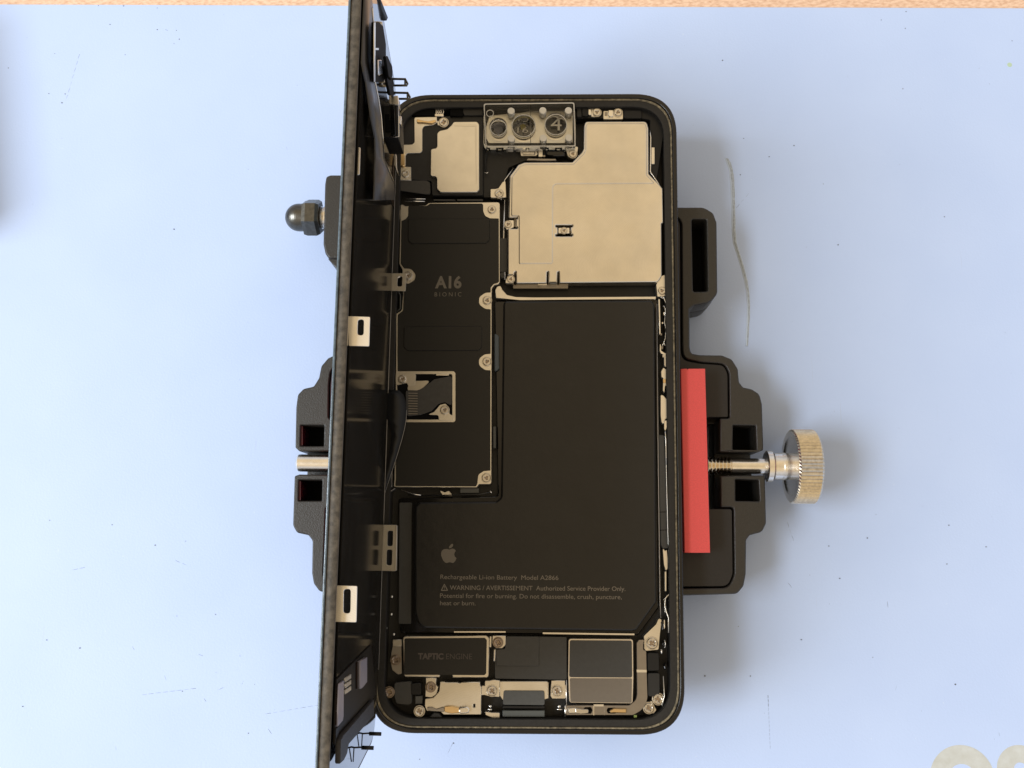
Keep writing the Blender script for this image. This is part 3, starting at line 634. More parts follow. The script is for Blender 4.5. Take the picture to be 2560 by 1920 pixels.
# the connector bay
b = MB()
bay = [(991, 932, .3), (1134, 932, .5), (1134, 1051, .5), (991, 1052, .3)]
b.poly([(993, 935), (1131, 935), (1131, 1049), (993, 1049)], zs-.1, zs+.03, deep, rad=.5)
b.poly([(989, 934), (1040, 934), (1039, 964), (1020, 966), (1018, 957), (989, 964)], zs, zs+.16, cream, bev=.04, rad=.5)
b.poly([(1019, 966), (1040, 952), (1078, 951), (1055, 972), (1030, 980), (1019, 975)], zs, zs+.14, nickel, bev=.04, rad=.5)
b.poly([(1090, 933), (1123, 933), (1122, 939), (1090, 939)], zs, zs+.2, cream, bev=.04)
b.poly([(1067, 1037), (1085, 1030), (1100, 1012), (1114, 1009), (1122, 1018), (1124, 1035), (1134, 1040), (1134, 1051), (1097, 1051), (1096, 1038)], zs, zs+.14, cream, bev=.04, rad=.5)
b.build('connector_bay', shd)
b = MB()
b.poly([(1014, 975), (1046, 976), (1062, 966), (1086, 948), (1128, 940), (1130, 950), (1129, 1015), (1112, 1005), (1096, 1010), (1078, 1028), (1052, 1037), (1016, 1041)], zs+.1, zs+.35, flexm, bev=.05, rad=.8)
for k in range(9):
    y = 982+k*6.4; b.poly([(1021, y), (1044, y+.5), (1044, y+2.3), (1021, y+1.8)], zs+.3, zs+.37, taupe)
b.build('connector_flex', shd)

# ---- battery
bt = MB(); zb_ = -1.3
bo = [(1258, 752, 1.2), (1630, 750, 1.2), (1637, 762, 1.2), (1642, 1505, 1.0), (1591, 1576, 1.8), (1578, 1578, .6), (1062, 1571, 1.5), (1045, 1560, 2), (1036, 1530, 1), (1037, 1268, 2), (1046, 1255, 1.5), (1240, 1253.5, .6), (1252, 1243, 1)]
bt.poly(bo, -5.4, zb_, battm, bev=.5); bat = bt.build('battery', ph)
b = MB(); b.poly([(996, 1246), (1245, 1240), (1236, 752), (1645, 746), (1650, 1515), (1596, 1588), (1000, 1583)], -5.7, -3.6, glossy, bev=.3, rad=.8); b.build('battery_tray', ph)
tx = MB()
tx.text('Rechargeable Li-ion Battery  Model A2866', (1101, 1447.5), (1396, 1450), zb_, print_warn, cap=1.12)
tx.text('WARNING / AVERTISSEMENT  Authorized Service Provider Only.', (1124.5, 1474.5), (1563.5, 1477.5), zb_, print_warn, cap=1.12, bold=.004)
tx.text('Potential for fire or burning. Do not disassemble, crush, puncture,', (1100, 1494.5), (1554.5, 1498), zb_, print_warn, cap=1.12)
tx.text('heat or burn.', (1100, 1513), (1189, 1513.5), zb_, print_warn, cap=1.12)
tx.poly([(1101.5, 1477), (1111, 1458.5), (1120.5, 1477)], zb_, zb_+.02, print_warn, rad=.15, holes=[([(1105, 1475), (1111, 1462.5), (1117, 1475)], 0)])
tx.poly([(1110.2, 1465), (1111.8, 1465), (1111.5, 1471), (1110.5, 1471)], zb_, zb_+.02, print_warn); tx.poly([(1110.2, 1472.3), (1111.8, 1472.3), (1111.8, 1473.8), (1110.2, 1473.8)], zb_, zb_+.02, print_warn)
tx.build('printed_text', bat)
apl = [(362, 545), (375, 545), (388, 550), (402, 546), (415, 541), (430, 546), (443, 560), (432, 572), (428, 588), (432, 604), (447, 616), (440, 634), (428, 650), (416, 656), (405, 652), (392, 649), (380, 652), (368, 656), (355, 651), (342, 636), (333, 618), (326, 598), (325, 578), (330, 560), (344, 548)]
leaf = [(418, 503), (420, 514), (416, 525), (406, 535), (394, 540), (387, 540), (388, 529), (394, 518), (404, 508)]
tx = MB(); f_ = lambda q: [(1000+x/3.16, 1200+y/3.16) for x, y in q]
tx.poly(f_(apl), zb_, zb_+.02, print_grey, rad=.25); tx.poly(f_(leaf), zb_, zb_+.02, print_grey, rad=.12); tx.build('fruit_emblem', bat)
# bright slivers round the battery
b = MB()
b.rect(1135, 1578, 1264, 1581.5, -3, -1.9, cream); b.poly([(1357, 1581), (1586, 1584), (1586, 1588), (1357, 1585)], -3, -1.9, cream)
b.poly([(1238, 725, .5), (1243, 716, .5), (1252, 714, .4), (1256, 724, .6), (1268, 737, .8), (1290, 742, .4), (1338, 743), (1640, 741), (1640, 748), (1300, 751), (1240, 745)], -4, -2.0, cream, bev=.1)
b.build('battery_strip', ph)
b = MB(); b.poly([(1233, 1120), (1240, 1120), (1240, 1066), (1233, 1066)], -4, -2.6, slate2, bev=.1); b.poly([(1236, 832), (1247, 840), (1248, 922), (1236, 930)], -4, -2.4, mat('blue_grey_foam', (.10, .125, .15), 0, .6), bev=.2, rad=.4)
b.rect(1250, 595, 1268, 680, -4, -2.2, slate, bev=.1); b.rect(1250, 680, 1266, 695, -4, -2.4, slate, bev=.1, rad=.8)
b.poly([(1151, 1220), (1197, 1221), (1197, 1232), (1151, 1232)], -4, -2.8, slate2); b.build('foam_pad', ph)
b = MB(); b.poly([(1098, 1225), (1112, 1231), (1122, 1227), (1133, 1240), (1108, 1240)], -3.8, -2.6, cream, bev=.05, rad=.2); b.tube([at(1020, 1237, -2.8), at(1060, 1239, -2.6), at(1200, 1236, -2.4), at(1228, 1230, -2.2)], .15, glossy, 5)
b.tube([at(1225, 1228, -2.2), at(1229, 1232, -2.2)], .22, brightm, 5); b.tube([at(1003, 1225, -2.8), at(1035, 1236, -2.6), at(1052, 1238, -2.4)], .12, brightm, 5); b.build('cable_clip', ph)

# ---- vibration motor
mo = MB(); zt = -1.9
mo.poly([(1007, 1590, .8), (1218, 1588.5, 1), (1223.5, 1596, .8), (1222, 1690, .8), (1217, 1694, .6), (1132, 1694), (1131, 1687), (1100, 1687), (1099, 1693), (1010, 1692.5, .6)], -5.4, zt, nickel, bev=.15)
mot = mo.build('vibration_motor', ph)
b = MB(); b.poly([(1011, 1596), (1212, 1594.5), (1217, 1600), (1215.5, 1684), (1211, 1688), (1010, 1687)], zt-.05, zt+.1, sticker, bev=.03, rad=.4); b.build('film', mot)
b = MB(); b.text('TAPTIC', (1045, 1647.5), (1108.5, 1648), zt+.1, print_brown, cap=1.4, bold=.045); b.text('ENGINE', (1115.5, 1648), (1180, 1648.3), zt+.1, print_brown, cap=1.4, bold=-.012); b.build('lettering', mot)
b = MB()
b.poly([(982, 1599), (1004, 1599), (1005, 1685), (995, 1687), (980, 1675), (976, 1655), (978, 1630), (981, 1617)], -4, -2.6, taupe, bev=.1, rad=.4)
b.poly([(982, 1599), (1004, 1599), (1004, 1616), (982, 1615)], -2.7, -2.45, nickel, bev=.05)
b.poly([(1231, 1589), (1264.5, 1589), (1264.5, 1612, .8), (1256, 1621, .8), (1243, 1621, .5), (1231, 1608)], -4, -1.8, nickel, bev=.1)
b.poly([(1224.5, 1591), (1229, 1591), (1228, 1618), (1224, 1618)], -4, -2.1, nickel, bev=.05)
b.poly([(1235, 1624), (1239, 1623), (1238, 1652), (1234, 1654)], -4, -2.2, brightm, bev=.08)
b.poly([(1065, 1695), (1091, 1695), (1090, 1712, .5), (1096, 1718), (1091, 1737, 1.5), (1078, 1744, 1), (1063, 1742)], -4, -2.2, nickel, bev=.1)
b.build('motor_bracket', ph)
# ---- lower plate with spring contact
lp = MB(); lp.poly([(1100.6, 1704.5, .2), (1112, 1704.5), (1113, 1706), (1144, 1706), (1145, 1707.5), (1152, 1707), (1153, 1705.5), (1200, 1704.8), (1201, 1715), (1203.5, 1716), (1203, 1787, .2), (1109, 1787, .3), (1100.6, 1779, .3), (1067, 1778), (1061.5, 1764), (1062.6, 1747, .2), (1083, 1744.6, .8), (1098, 1729, .8)], -4, -2.0, nickel, holes=[([(1183, 1760), (1188, 1760), (1188, 1769), (1183, 1769)], .2)], bev=.12)
lpo = lp.build('grounding_plate', ph)
b = MB(); b.poly([(1068, 1768), (1080, 1768), (1091, 1773), (1110, 1767), (1111, 1780), (1078, 1778), (1068, 1776)], -2.1, -1.6, taupe, bev=.08, rad=.2)
b.poly([(1111, 1766), (1128, 1765), (1148, 1770), (1148, 1782), (1128, 1784), (1111, 1780)], -2.1, -1.45, gold, bev=.1, rad=.3)
b.poly([(1146, 1769), (1168, 1767), (1174, 1772), (1172, 1783), (1152, 1785), (1147, 1781)], -2, -1.1, brightm, bev=.25, rad=.5); b.build('spring_contact', lpo)
b = MB(); b.rect(1183, 1758, 1188, 1770, -4, -2.6, black)
b.poly([(985, 1706), (1030, 1702), (1030, 1758), (1022, 1763), (990, 1760), (985, 1740)], -4, -2.6, slate, bev=.15, rad=.8); b.rect(1029, 1708, 1053, 1737, -4, -2.3, black, bev=.1); b.rect(1038, 1740, 1056, 1760, -4, -2.7, slate2, bev=.1)
b.poly([(1070, 1795), (1085, 1781), (1098, 1783), (1108, 1796)], -4, -1.6, ledge, bev=.2, rad=.6); b.build('rubber_pad', ph)
# ---- charging port
cp = MB(); cp.poly([(1250, 1703, .4), (1370, 1703, .4), (1372, 1746), (1360, 1750), (1256, 1750), (1250, 1740)], -4, -2.1, nickel, bev=.12)
cp.rect(1250, 1704, 1253.5, 1740, -2.2, -1.75, brightm); cp.rect(1368, 1706, 1371, 1738, -2.2, -1.75, brightm)
cpo = cp.build('charging_port', ph)
b = MB(); b.poly([(1259, 1726.5), (1361, 1727), (1362, 1763), (1257, 1762)], -2.15, -1.8, slate2, bev=.06, rad=.5); b.poly([(1258, 1764), (1362, 1765), (1362, 1772), (1256, 1771)], -3.4, -2.6, black, bev=.1); b.rect(1256, 1776, 1362, 1793, -3.2, -2.2, mat('grey_gasket', (.10, .11, .105), 0, .5), bev=.15, rad=.2); b.build('gasket', cpo)
b = MB(); b.poly([(1204, 1715), (1208, 1714), (1212, 1714), (1212, 1702, .3), (1222, 1702), (1234, 1699), (1250, 1701), (1249, 1743), (1222, 1741), (1211, 1738), (1204, 1738)], -4, -2.2, nickel, bev=.1)
b.poly([(1378, 1701), (1413, 1701), (1413, 1712), (1417, 1713), (1414, 1747), (1380, 1747), (1376, 1740)], -4, -2.3, nickel, bev=.1); b.poly([(1212, 1778), (1230, 1781), (1250, 1781), (1250, 1796), (1232, 1796), (1213, 1788)], -4, -2.2, brightm, bev=.15, rad=.3)
b.tube([at(1222, 1765, -2), at(1229, 1766, -2)], .3, brightm, 6); b.tube([at(1219, 1773, -2.3), at(1230, 1774, -2.3)], .2, brightm, 6); b.tube([at(1394, 1766, -2), at(1402, 1766, -2)], .35, chrome, 6); b.tube([at(1391, 1773, -2.3), at(1405, 1774, -2.3)], .2, brightm, 6)
b.tube([at(1412, 1764, -2), at(1414, 1776, -2), at(1413, 1792, -2)], .3, brightm, 6); b.tube([at(1416, 1700, -2.1), at(1416, 1764, -2.1)], .14, brightm, 5)
b.build('port_bracket', ph)
# ---- loudspeaker
sp_ = MB(); sp_.poly([(1237, 1594), (1243, 1622), (1262, 1622), (1268, 1590), (1417, 1592), (1417, 1700), (1237, 1697)], -5, -2.5, slate, bev=.1, rad=.4)
sp_.poly([(1240, 1624), (1262, 1622), (1266, 1590.5), (1348, 1591), (1347.5, 1665.5), (1241, 1665)], -2.6, -2.2, slate, bev=.08, rad=.2)
sp_.build('loudspeaker', ph)
am = MB(); am.poly([(1421, 1596.5), (1583, 1597.5), (1584, 1695), (1582, 1759), (1423, 1757), (1420, 1690)], -5, -2.3, mat('pale_taupe', (.75, .68, .57), 1, .45), bev=.1, rad=.7)
amo = am.build('antenna_module', ph)
b = MB(); b.poly([(1424.5, 1600.5), (1579.5, 1601.5), (1580.5, 1694), (1423, 1693)], -2.35, -2.2, slate, bev=.03, rad=.5); b.poly([(1424.5, 1695.5), (1580, 1696), (1579, 1757), (1426, 1755)], -2.35, -2.24, mat('bronze_film', (.17, .145, .115), 0, .42, .05, 1.), bev=.03, rad=.3); b.build('film', amo)
st = MB(); jp = [(1597, 1599, .6), (1611, 1599, .2), (1608.5, 1610), (1608.5, 1624, .2), (1616, 1629, .3), (1617, 1675), (1619, 1742, 2), (1616, 1760, 3), (1602, 1777, 3), (1583, 1788, 1.5), (1415, 1788), (1415, 1763.5), (1484, 1763.5), (1512, 1763.5), (1574, 1763.5, 1), (1590, 1750, 2.5), (1593, 1735, 1), (1591.5, 1608, .6)]
st.poly(jp, -3.6, -2.0, mat('strip_metal', (.33, .30, .265), 1, .38, .06, .4), holes=[([(1460, 1769), (1477, 1768), (1481, 1776), (1477, 1784), (1462, 1783)], .3), ([(1517, 1776), (1520, 1770), (1540, 1770), (1540, 1783), (1520, 1783)], .3)], bev=.08)
st.poly([(1591.5, 1674), (1616.5, 1674.5), (1616.5, 1681), (1592, 1681)], -2.2, -1.95, cream); st.poly([(1484, 1761), (1509, 1761), (1509, 1766), (1485, 1766)], -2.2, -1.95, cream)
st.rect(1482.5, 1764, 1486, 1788, -2.2, -1.9, brightm); st.rect(1510.5, 1764, 1512, 1788, -2.1, -1.95, taupe)
sto = st.build('antenna_strip', ph)
b = MB(); b.poly([(1420, 1770), (1440, 1769), (1456, 1773), (1470, 1773), (1471, 1783), (1440, 1783), (1421, 1784)], -2, -1.35, cream, bev=.15, rad=.3); b.poly([(1438, 1771), (1456, 1773), (1471, 1774), (1471, 1783), (1452, 1785), (1440, 1783)], -1.5, -1.2, brightm, bev=.1, rad=.2)
b.poly([(1524, 1776), (1535, 1771), (1550, 1772), (1566, 1772), (1566, 1783), (1535, 1782), (1526, 1783)], -2, -1.5, gold, bev=.15, rad=.2); b.build('spring_contact', sto)
b = MB(); b.poly([(1618, 1632), (1648, 1632), (1649, 1677), (1619, 1678)], -4, -2.0, black, bev=.15, rad=.4); b.poly([(1619, 1682), (1650, 1682), (1650, 1732), (1642, 1742), (1620, 1741)], -4, -2.1, boardm, bev=.15, rad=.5); b.rect(1420, 1791, 1560, 1797, -4, -2.6, deep); b.build('rubber_pad', ph)
b = MB(); b.poly([(1609, 1590), (1640, 1560), (1646, 1545), (1655, 1548), (1650, 1590), (1647, 1625), (1612, 1628)], -4, -2.1, nickel, bev=.1, rad=.5)
b.poly([(1611, 1598), (1614, 1596), (1614, 1624), (1611, 1622)], -2.2, -1.8, brightm); b.poly([(1613, 1765), (1628, 1750), (1642, 1775), (1634, 1785), (1610, 1775)], -4, -2.4, nickel, bev=.1, rad=.4)
b.poly([(1650, 1735), (1658, 1735), (1660, 1755), (1652, 1762)], -4, -2.4, nickel, bev=.1, rad=.3)
b.poly([(1585, 1788), (1592, 1788), (1592, 1794), (1585, 1794)], -3, -2.2, mat('green_pcb', (.25, .32, .08), 0, .5)); b.build('corner_bracket', ph)
# ---- the ragged parts along the right wall
b = MB()
def wire(pts, z, r, m=brightm): b.tube([at(x, y, z) for x, y in pts], r, m, 5)
R8 = lambda q: [(1600+x/4.15, 680+y/4.148) for x, y in q]
b.poly(R8([(190, 280), (208, 280), (216, 640), (200, 650)]), -3.5, -1.7, cream, bev=.08)
b.poly(R8([(205, 750), (218, 745), (222, 815), (260, 840), (280, 830), (285, 930), (280, 990), (250, 970), (248, 860), (215, 845), (203, 820)]), -3.5, -1.7, cream, bev=.08, rad=.15)
wire(R8([(245, 350), (262, 380), (262, 430), (278, 455)]), -1.6, .18); wire(R8([(262, 450), (255, 520), (270, 600), (262, 690), (245, 740), (265, 765)]), -1.7, .16, cream)
wire(R8([(215, 250), (235, 275), (245, 260), (260, 300), (270, 340)]), -1.5, .18); wire(R8([(288, 290), (290, 500), (290, 800), (292, 1200), (292, 1500)]), -1.6, .12, cream)
b.poly(R8([(218, 1030), (240, 990), (275, 1010), (282, 1180), (262, 1180), (255, 1260), (235, 1230), (238, 1100), (220, 1090)]), -3.5, -1.9, cream, bev=.1, rad=.2)
b.poly(R8([(212, 1270), (245, 1280), (285, 1330), (288, 1510), (262, 1530), (240, 1580), (222, 1560), (212, 1490)]), -3.5, -1.7, cream, bev=.1, rad=.3)
b.poly(R8([(247, 1540), (295, 1535), (298, 1580), (270, 1640), (262, 1655), (248, 1630)]), -3.5, -1.5, brightm, bev=.12, rad=.3)
b.poly(R8([(238, 1110), (268, 1110), (268, 1150), (240, 1150)]), -2.2, -1.7, gold, bev=.05)
for k in range(11):
    x, y = random.uniform(218, 275), 300+k*72+random.uniform(-20, 20); s_ = random.uniform(7, 14)
    b.poly(R8([(x-s_, y-s_*1.4), (x+s_, y-s_), (x+s_*.8, y+s_), (x-s_*.7, y+s_*1.3)]), -3, random.uniform(-2.6, -1.9), random.choice([chrome, cream, taupe, taupe]), rad=.1)
wire(R8([(262, 1650), (266, 1700), (272, 2000)]), -1.5, .18, brightm)
R9 = lambda q: [(1600+x/3.19, 1080+y/3.19) for x, y in q]
wire(R9([(200, 0), (207, 60), (210, 300), (218, 600), (226, 895), (232, 960)]), -1.5, .17, cream)
wire(R9([(232, 905), (236, 1000), (240, 1200), (238, 1290), (215, 1310), (200, 1330), (198, 1390), (212, 1440), (228, 1480), (228, 1600)]), -1.4, .2, cream)
b.poly(R9([(180, 935), (190, 930), (200, 950), (215, 935), (222, 1010), (222, 1090), (205, 1110), (190, 1060)]), -3.5, -1.9, cream, bev=.08, rad=.2)
b.poly(R9([(195, 1115), (212, 1110), (212, 1270), (198, 1270)]), -3.5, -1.8, cream, bev=.08); b.poly(R9([(188, 1500), (200, 1495), (202, 1560), (190, 1575)]), -3.5, -1.8, cream, bev=.08)
b.poly(R9([(186, 1330), (200, 1330), (212, 1440), (196, 1440)]), -3.5, -2., chrome, bev=.08)
b.build('side_contacts', ph)
b = MB(); b.poly(R9([(148, 20), (195, 25), (218, 600), (225, 930), (180, 930), (165, 900), (155, 500)]), -3.5, -1.9, slate, bev=.15, rad=.3); b.poly(R9([(155, 636), (216, 634), (216, 640), (155, 642)]), -1.95, -1.88, deep); b.poly(R9([(158, 780), (220, 778), (220, 784), (158, 786)]), -1.95, -1.88, deep)
wire([(1642, 760), (1645, 1100), (1650, 1500), (1652, 1545)], -1.8, .16, taupe); b.build('side_flex', ph)
b = MB()
for q in ([(1655, 1610), (1658, 1600), (1664, 1608), (1661, 1622)], [(1659, 1665), (1666, 1655), (1669, 1665), (1662, 1678)], [(1652, 1555), (1661, 1550), (1661, 1575), (1655, 1576)]): b.poly(q, -4, -1.8, glossy, bev=.2, rad=.4)
wire([(1654, 1624), (1654, 1634)], -1.7, .25); wire([(1658, 1690), (1661, 1740), (1655, 1765)], -1.8, .14, cream); wire([(1661, 1600), (1664, 1608), (1662, 1620)], -1.5, .12); b.build('wall_clip', ph)
# gap along the left wall
b = MB()
b.poly([(975, 945), (986, 945), (980, 1218), (968, 1218)], -4, -2.6, cream, bev=.08); b.poly([(975, 1045), (981, 1045), (981, 1062), (975, 1062)], -3, -2.1, slate2)
b.poly([(994, 525), (1004, 525), (1003, 536), (999, 548), (993, 549)], -4, -2.4, cream, bev=.08, rad=.2)
b.poly([(975, 1094), (980, 1094), (976, 1185), (972, 1185)], -3, -2.0, taupe)
wire([(985, 700), (1003, 690)], -2.2, .15); wire([(990, 780), (1001, 772), (1001, 738), (996, 730)], -2.6, .2, slate2)
for x, y in ((980, 1491), (979, 1535), (985, 1585), (966, 1570)): wire([(x-3, y), (x+2, y+1)], -2.4, .35, cream)
b.build('edge_contacts', ph)
b = MB(); b.poly([(998, 1256), (1030, 1256), (1028, 1560), (996, 1560)], -3.7, -3.2, slate, bev=.1, rad=.4); b.build('battery_flap', ph)

# ---- screws
def screw_mesh(name, head, kind):
    b = MB(); b.mats = []
    def xf(x, y, z): return (x, y, z-ZR)
    n = 28; R0 = 1.0
    cr = []
    if kind == 'cross':
        a_, l_ = .13, .52
        cr = [(a_, l_), (-a_, l_), (-a_, a_), (-l_, a_), (-l_, -a_), (-a_, -a_), (-a_, -l_), (a_, -l_), (a_, -a_), (l_, -a_), (l_, a_), (a_, a_)]
    else:
        for i in range(18):
            t = i*math.pi/9; r = .30+.14*math.cos(3*t); cr.append((r*math.cos(t), r*math.sin(t)))
    b.poly(b.circ(0, 0, R0, n), -.5, .30, head, mm=True, xf=xf, bev=.14, holes=[(cr[::-1], 0)])
    b.poly(b.circ(0, 0, .62, 16), -.4, -.02, coppery, mm=True, xf=xf)
    b.poly(b.circ(0, 0, 1.16, n), -.5, .03, head, mm=True, xf=xf, bev=.03, holes=[(b.circ(0, 0, .97, n), 0)])
    o = b.build(name); me = o.data; dz = o.location.z
    for v in me.vertices: v.co += o.location
    bpy.data.objects.remove(o); return me
SM = {('cross', 0): screw_mesh('screw_cross', screwm, 'cross'), ('tri', 0): screw_mesh('screw_tri', screwm, 'tri'), ('cross', 1): screw_mesh('screw_dark', coppery, 'cross')}
def screw(px, py, r, z, kind='tri', dark=0, rot=None):
    o = bpy.data.objects.new('screw', SM[(kind, dark)]); col.objects.link(o); o.parent = ph
    p = W(at(px, py, z)); o.location = p-Vector(ph['_w']); k = r/10/1.1
    o.scale = (k, k, k); o.rotation_euler.z = random.uniform(0, 3) if rot is None else rot
for a_ in [(1109, 306, 13, -1.8, 'cross'), (1014, 435, 11, -1.9), (1248, 484, 12.5, -1.9, 'cross', 0, 0), (1492, 281, 12, -1.7), (1545, 281, 12, -1.7), (1432, 385, 11.5, -2.1), (1270, 561, 10, -1.4), (1410, 576.5, 9, -1.2), (1277, 698, 10, -1.3), (1382, 698, 10, -1.3), (1655, 727, 11, -1.8),
           (1229.6, 524, 11.5, -2.05), (1218, 751, 12, -2.0), (1217.5, 904, 12, -2.0), (1216, 1194.7, 12, -2.0), (1021, 689, 12, -2.0), (1005.6, 948, 11, -1.9), (1111.6, 1025, 12, -1.9),
           (989, 1650, 12.5, -2.5, 'cross', 1), (1245, 1606, 12.5, -1.7, 'cross', 1), (972.6, 1730.5, 13, -2.3, 'cross', 1), (1076.7, 1717.5, 12.5, -2.1, 'cross', 1), (1048.5, 1778, 13, -2.0, 'cross'), (1230, 1727, 13.5, -2.1, 'cross'), (1392.5, 1727, 13.5, -2.2, 'cross'),
           (1630, 1608, 15, -2.0, 'cross'), (1645, 1747.5, 14, -2.3, 'cross'), (1622, 1770, 13.5, -2.2, 'cross')]: screw(*a_)

# ================================================================== THE SCREEN, STANDING UPRIGHT
sn = MB(); U0, U1, VH = -81.5, 79.5, 77.6
def rr_d(d, r): return [(p.x, p.y) for p in round_pts([(U0+d, d, r), (U1-d, d, r), (U1-d, VH-d, r), (U0+d, VH-d, r)], 0, 14)]
sn.poly(rr_d(.35, 11), -1.75, 0, edgem, mm=True, xf=D, bev=.12)
scr = sn.build('screen', ph)
b = MB(); b.poly(rr_d(0, 11.4), -2.15, -1.75, edgeb, mm=True, xf=D, bev=.12); b.build('front_glass', scr)
b = MB(); b.poly(rr_d(1.0, 10.2), -.2, .05, glassb, mm=True, xf=D, bev=.02); b.build('inner_glass', scr)
b = MB()      # dark display panel on the inner face, with a sloping lower border
b.poly([(U0+16, 3), (U1-14, 3), (U1-14, VH-2.6), (U0+16, VH-2.6)], .05, .35, panelm, mm=True, xf=D, bev=.05); b.build('display_panel', scr)
b = MB(); b.tube([D(-66, .25, .15), D(66, .25, .15)], .12, mat('pale_bead', (.62, .56, .46), 0, .4), 6); b.tube([D(-66, 1.1, .25), D(66, 1.1, .25)], .08, taupe, 6); b.build('edge_wire', scr)
# tabs, each standing square out of the inner face
def tab(cx0, cy0, cx1, cy1, z, slots, m=cream, fold=False):
    b = MB(); pts = [(cx0, cy0), (cx1, cy0+ (2 if cx0 < 900 else 0)), (cx1-2, cy1+1), (cx0-1, cy1)]
    b.poly(pts, z-.22, z, m, bev=.05, rad=.25, holes=[([(sx-sw/2, sy0), (sx+sw/2, sy0), (sx+sw/2-1, sy1), (sx-sw/2-1, sy1)], .42) for (sx, sy0, sy1, sw) in slots])
    if fold: b.poly([(cx1-3, cy0+1), (cx1+1, cy0+2), (cx1-1, cy1-1), (cx1-5, cy1-2)], z-1.2, z+.3, m, bev=.05)
    b.build('latch_tab', scr)
ztop = 75.3
tab(872, 790, 925, 865, ztop, [(902, 799, 838, 15)])
tab(838, 1463, 893, 1555, ztop, [(868, 1473, 1533, 17)])
tab(862, 366, 901, 436, 74.6, [])
tab(979, 683, 1016, 727, 2.2, [(1000, 691, 716, 12)])
tab(948, 1312, 992, 1427, 2.4, [(976, 1327, 1365, 13), (974, 1374, 1413, 13)], fold=True)
# grey ribbon cable hanging across the inner face
def wv_(y): return .45 if y < 150 else min(2.2, .45+(y-150)/190*1.75)
rp = [(-40, 908, 925), (20, 905, 931), (60, 903, 934), (110, 902, 934), (150, 902, 934), (180, 908, 935), (205, 914, 938), (245, 920, 946), (290, 926, 953), (320, 932, 955), (345, 937, 957), (395, 938, 960), (430, 936, 974), (455, 936, 984), (500, 934, 985)]
b = MB(); b.ribbon([tuple(D(*(lambda q: (q[0], min(q[1], 76.)))(on_d(x, y, wv_(y))), wv_(y)) for x in (xl, xr)) for y, xl, xr in rp], .25, flexm); b.build('ribbon_cable', scr)
b = MB(); b.tube([D(*on_d(xr, y, wv_(y)+.2), wv_(y)+.2) for y, xl, xr in rp[1:-1]], .15, cream, 5); b.build('ribbon_edge', scr)
# earpiece block and modules near the top end
def dbox(q, w0, w1, m, b, **k): b.dpoly(q, w0, w1, m, **k)
b = MB()
b.dpoly([(936, 55), (949, 55), (958, 65), (965, 110), (965, 150), (962, 190), (960, 205), (938, 205), (936, 150)], 1.5, 2.1, deep, bev=.1, rad=.6, wr=2.1)
b.build('earpiece', scr)
b = MB(); b.dpoly([(936, 56), (939, 56), (938, 205), (936, 205)], 2.1, 2.25, cream, wr=2.25); b.dpoly([(939, 120), (947, 120), (947, 125), (939, 125)], 2.1, 2.3, nickel, wr=2.3)
b.poly([(938, 200), (962, 200), (962, 208), (940, 209)], 40, 42, nickel, bev=.1); b.poly([(940, 52), (955, 54), (956, 60), (940, 60)], 50, 51, nickel, bev=.1); b.build('earpiece_bracket', scr)
# sensor box with metal caps: a block standing on the inner face
b = MB(); b.poly([(955, 262), (994, 262), (996, 344), (957, 344)], 28, 37.5, black, bev=.3, rad=.3)
b.poly([(976, 264), (986, 264), (989, 338), (978, 340)], 37.4, 37.8, glossy, bev=.1); b.poly([(962, 285), (973, 285), (974, 300), (982, 300), (982, 330), (964, 330)], 37.4, 37.7, deep, bev=.1); b.build('sensor_box', scr)
b = MB(); b.poly([(972, 237), (983, 240), (995, 238), (997, 262), (973, 261)], 35, 38, cream, bev=.1, rad=.2)
b.tube([at(996, 262, 38), at(997, 342, 38), at(976, 343, 38)], .15, cream, 5)
b.poly([(997, 289), (1003, 290), (1002, 309), (997, 309)], 36, 37.5, cream, bev=.1); b.build('sensor_cage', scr)
b = MB(); b.poly([(894, 286), (909, 286), (909, 306), (899, 304), (893, 296)], 40, 41, gold, bev=.15, rad=.4); b.poly([(893, 268), (907, 270), (907, 282), (893, 282)], 38, 39, taupe, bev=.1); b.build('gold_terminal', scr)
b = MB(); b.poly([(958, 375), (974, 375), (974, 388), (958, 387)], 6, 7, gold, bev=.2, rad=.3); b.poly([(974, 352), (984, 352), (986, 375), (991, 388), (992, 420), (998, 440), (990, 425), (980, 400), (975, 385)], 5, 6, nickel, bev=.15, rad=.4)
b.poly([(982, 356), (990, 358), (989, 383), (984, 383)], 6, 7, cream, bev=.1, rad=.2); b.build('terminal_spring', scr)
for (x0, x1, y0, y1, xs) in ((973, 1019, 198, 213.5, 960), (985, 1025, 232.5, 247, 968)):
    b = MB(); zz = 26; b.tube([at(xs, y0-1, zz), at(x1-5, y0, zz), at(x1, y1-4, zz), at(x1-2, y1, zz), at(xs+8, y1, zz)], .28, gunmetal, 5); b.tube([at(x1-6, y0+1, zz), at(x1-6, y1, zz)], .25, gunmetal, 5); b.build('wire_hook', scr)
b = MB(); pq = [(962, 128), (970, 150), (978, 180), (980, 205), (990, 235)]
b.dpoly([(964, 140), (970, 140), (981, 165), (982, 190), (979, 200), (972, 192), (968, 165)], 3.0, 3.6, deep, wr=3.6, bev=.2, rad=.4)
b.tube([at(960, 196, 12), at(975, 206, 12), at(986, 236, 12)], .25, gunmetal, 5); b.tube([at(948, 30, 30), at(943, 55, 28), at(962, 100, 24), at(968, 140, 20), at(985, 215, 14)], .2, gunmetal, 5); b.dpoly([(966, 165), (973, 160), (984, 215), (985, 240), (976, 238), (968, 200)], 2.1, 2.7, deep, wr=2.7, bev=.1); b.dpoly([(946, 150), (954, 150), (956, 185), (947, 190)], 2.1, 2.4, chrome, wr=2.4, bev=.1)
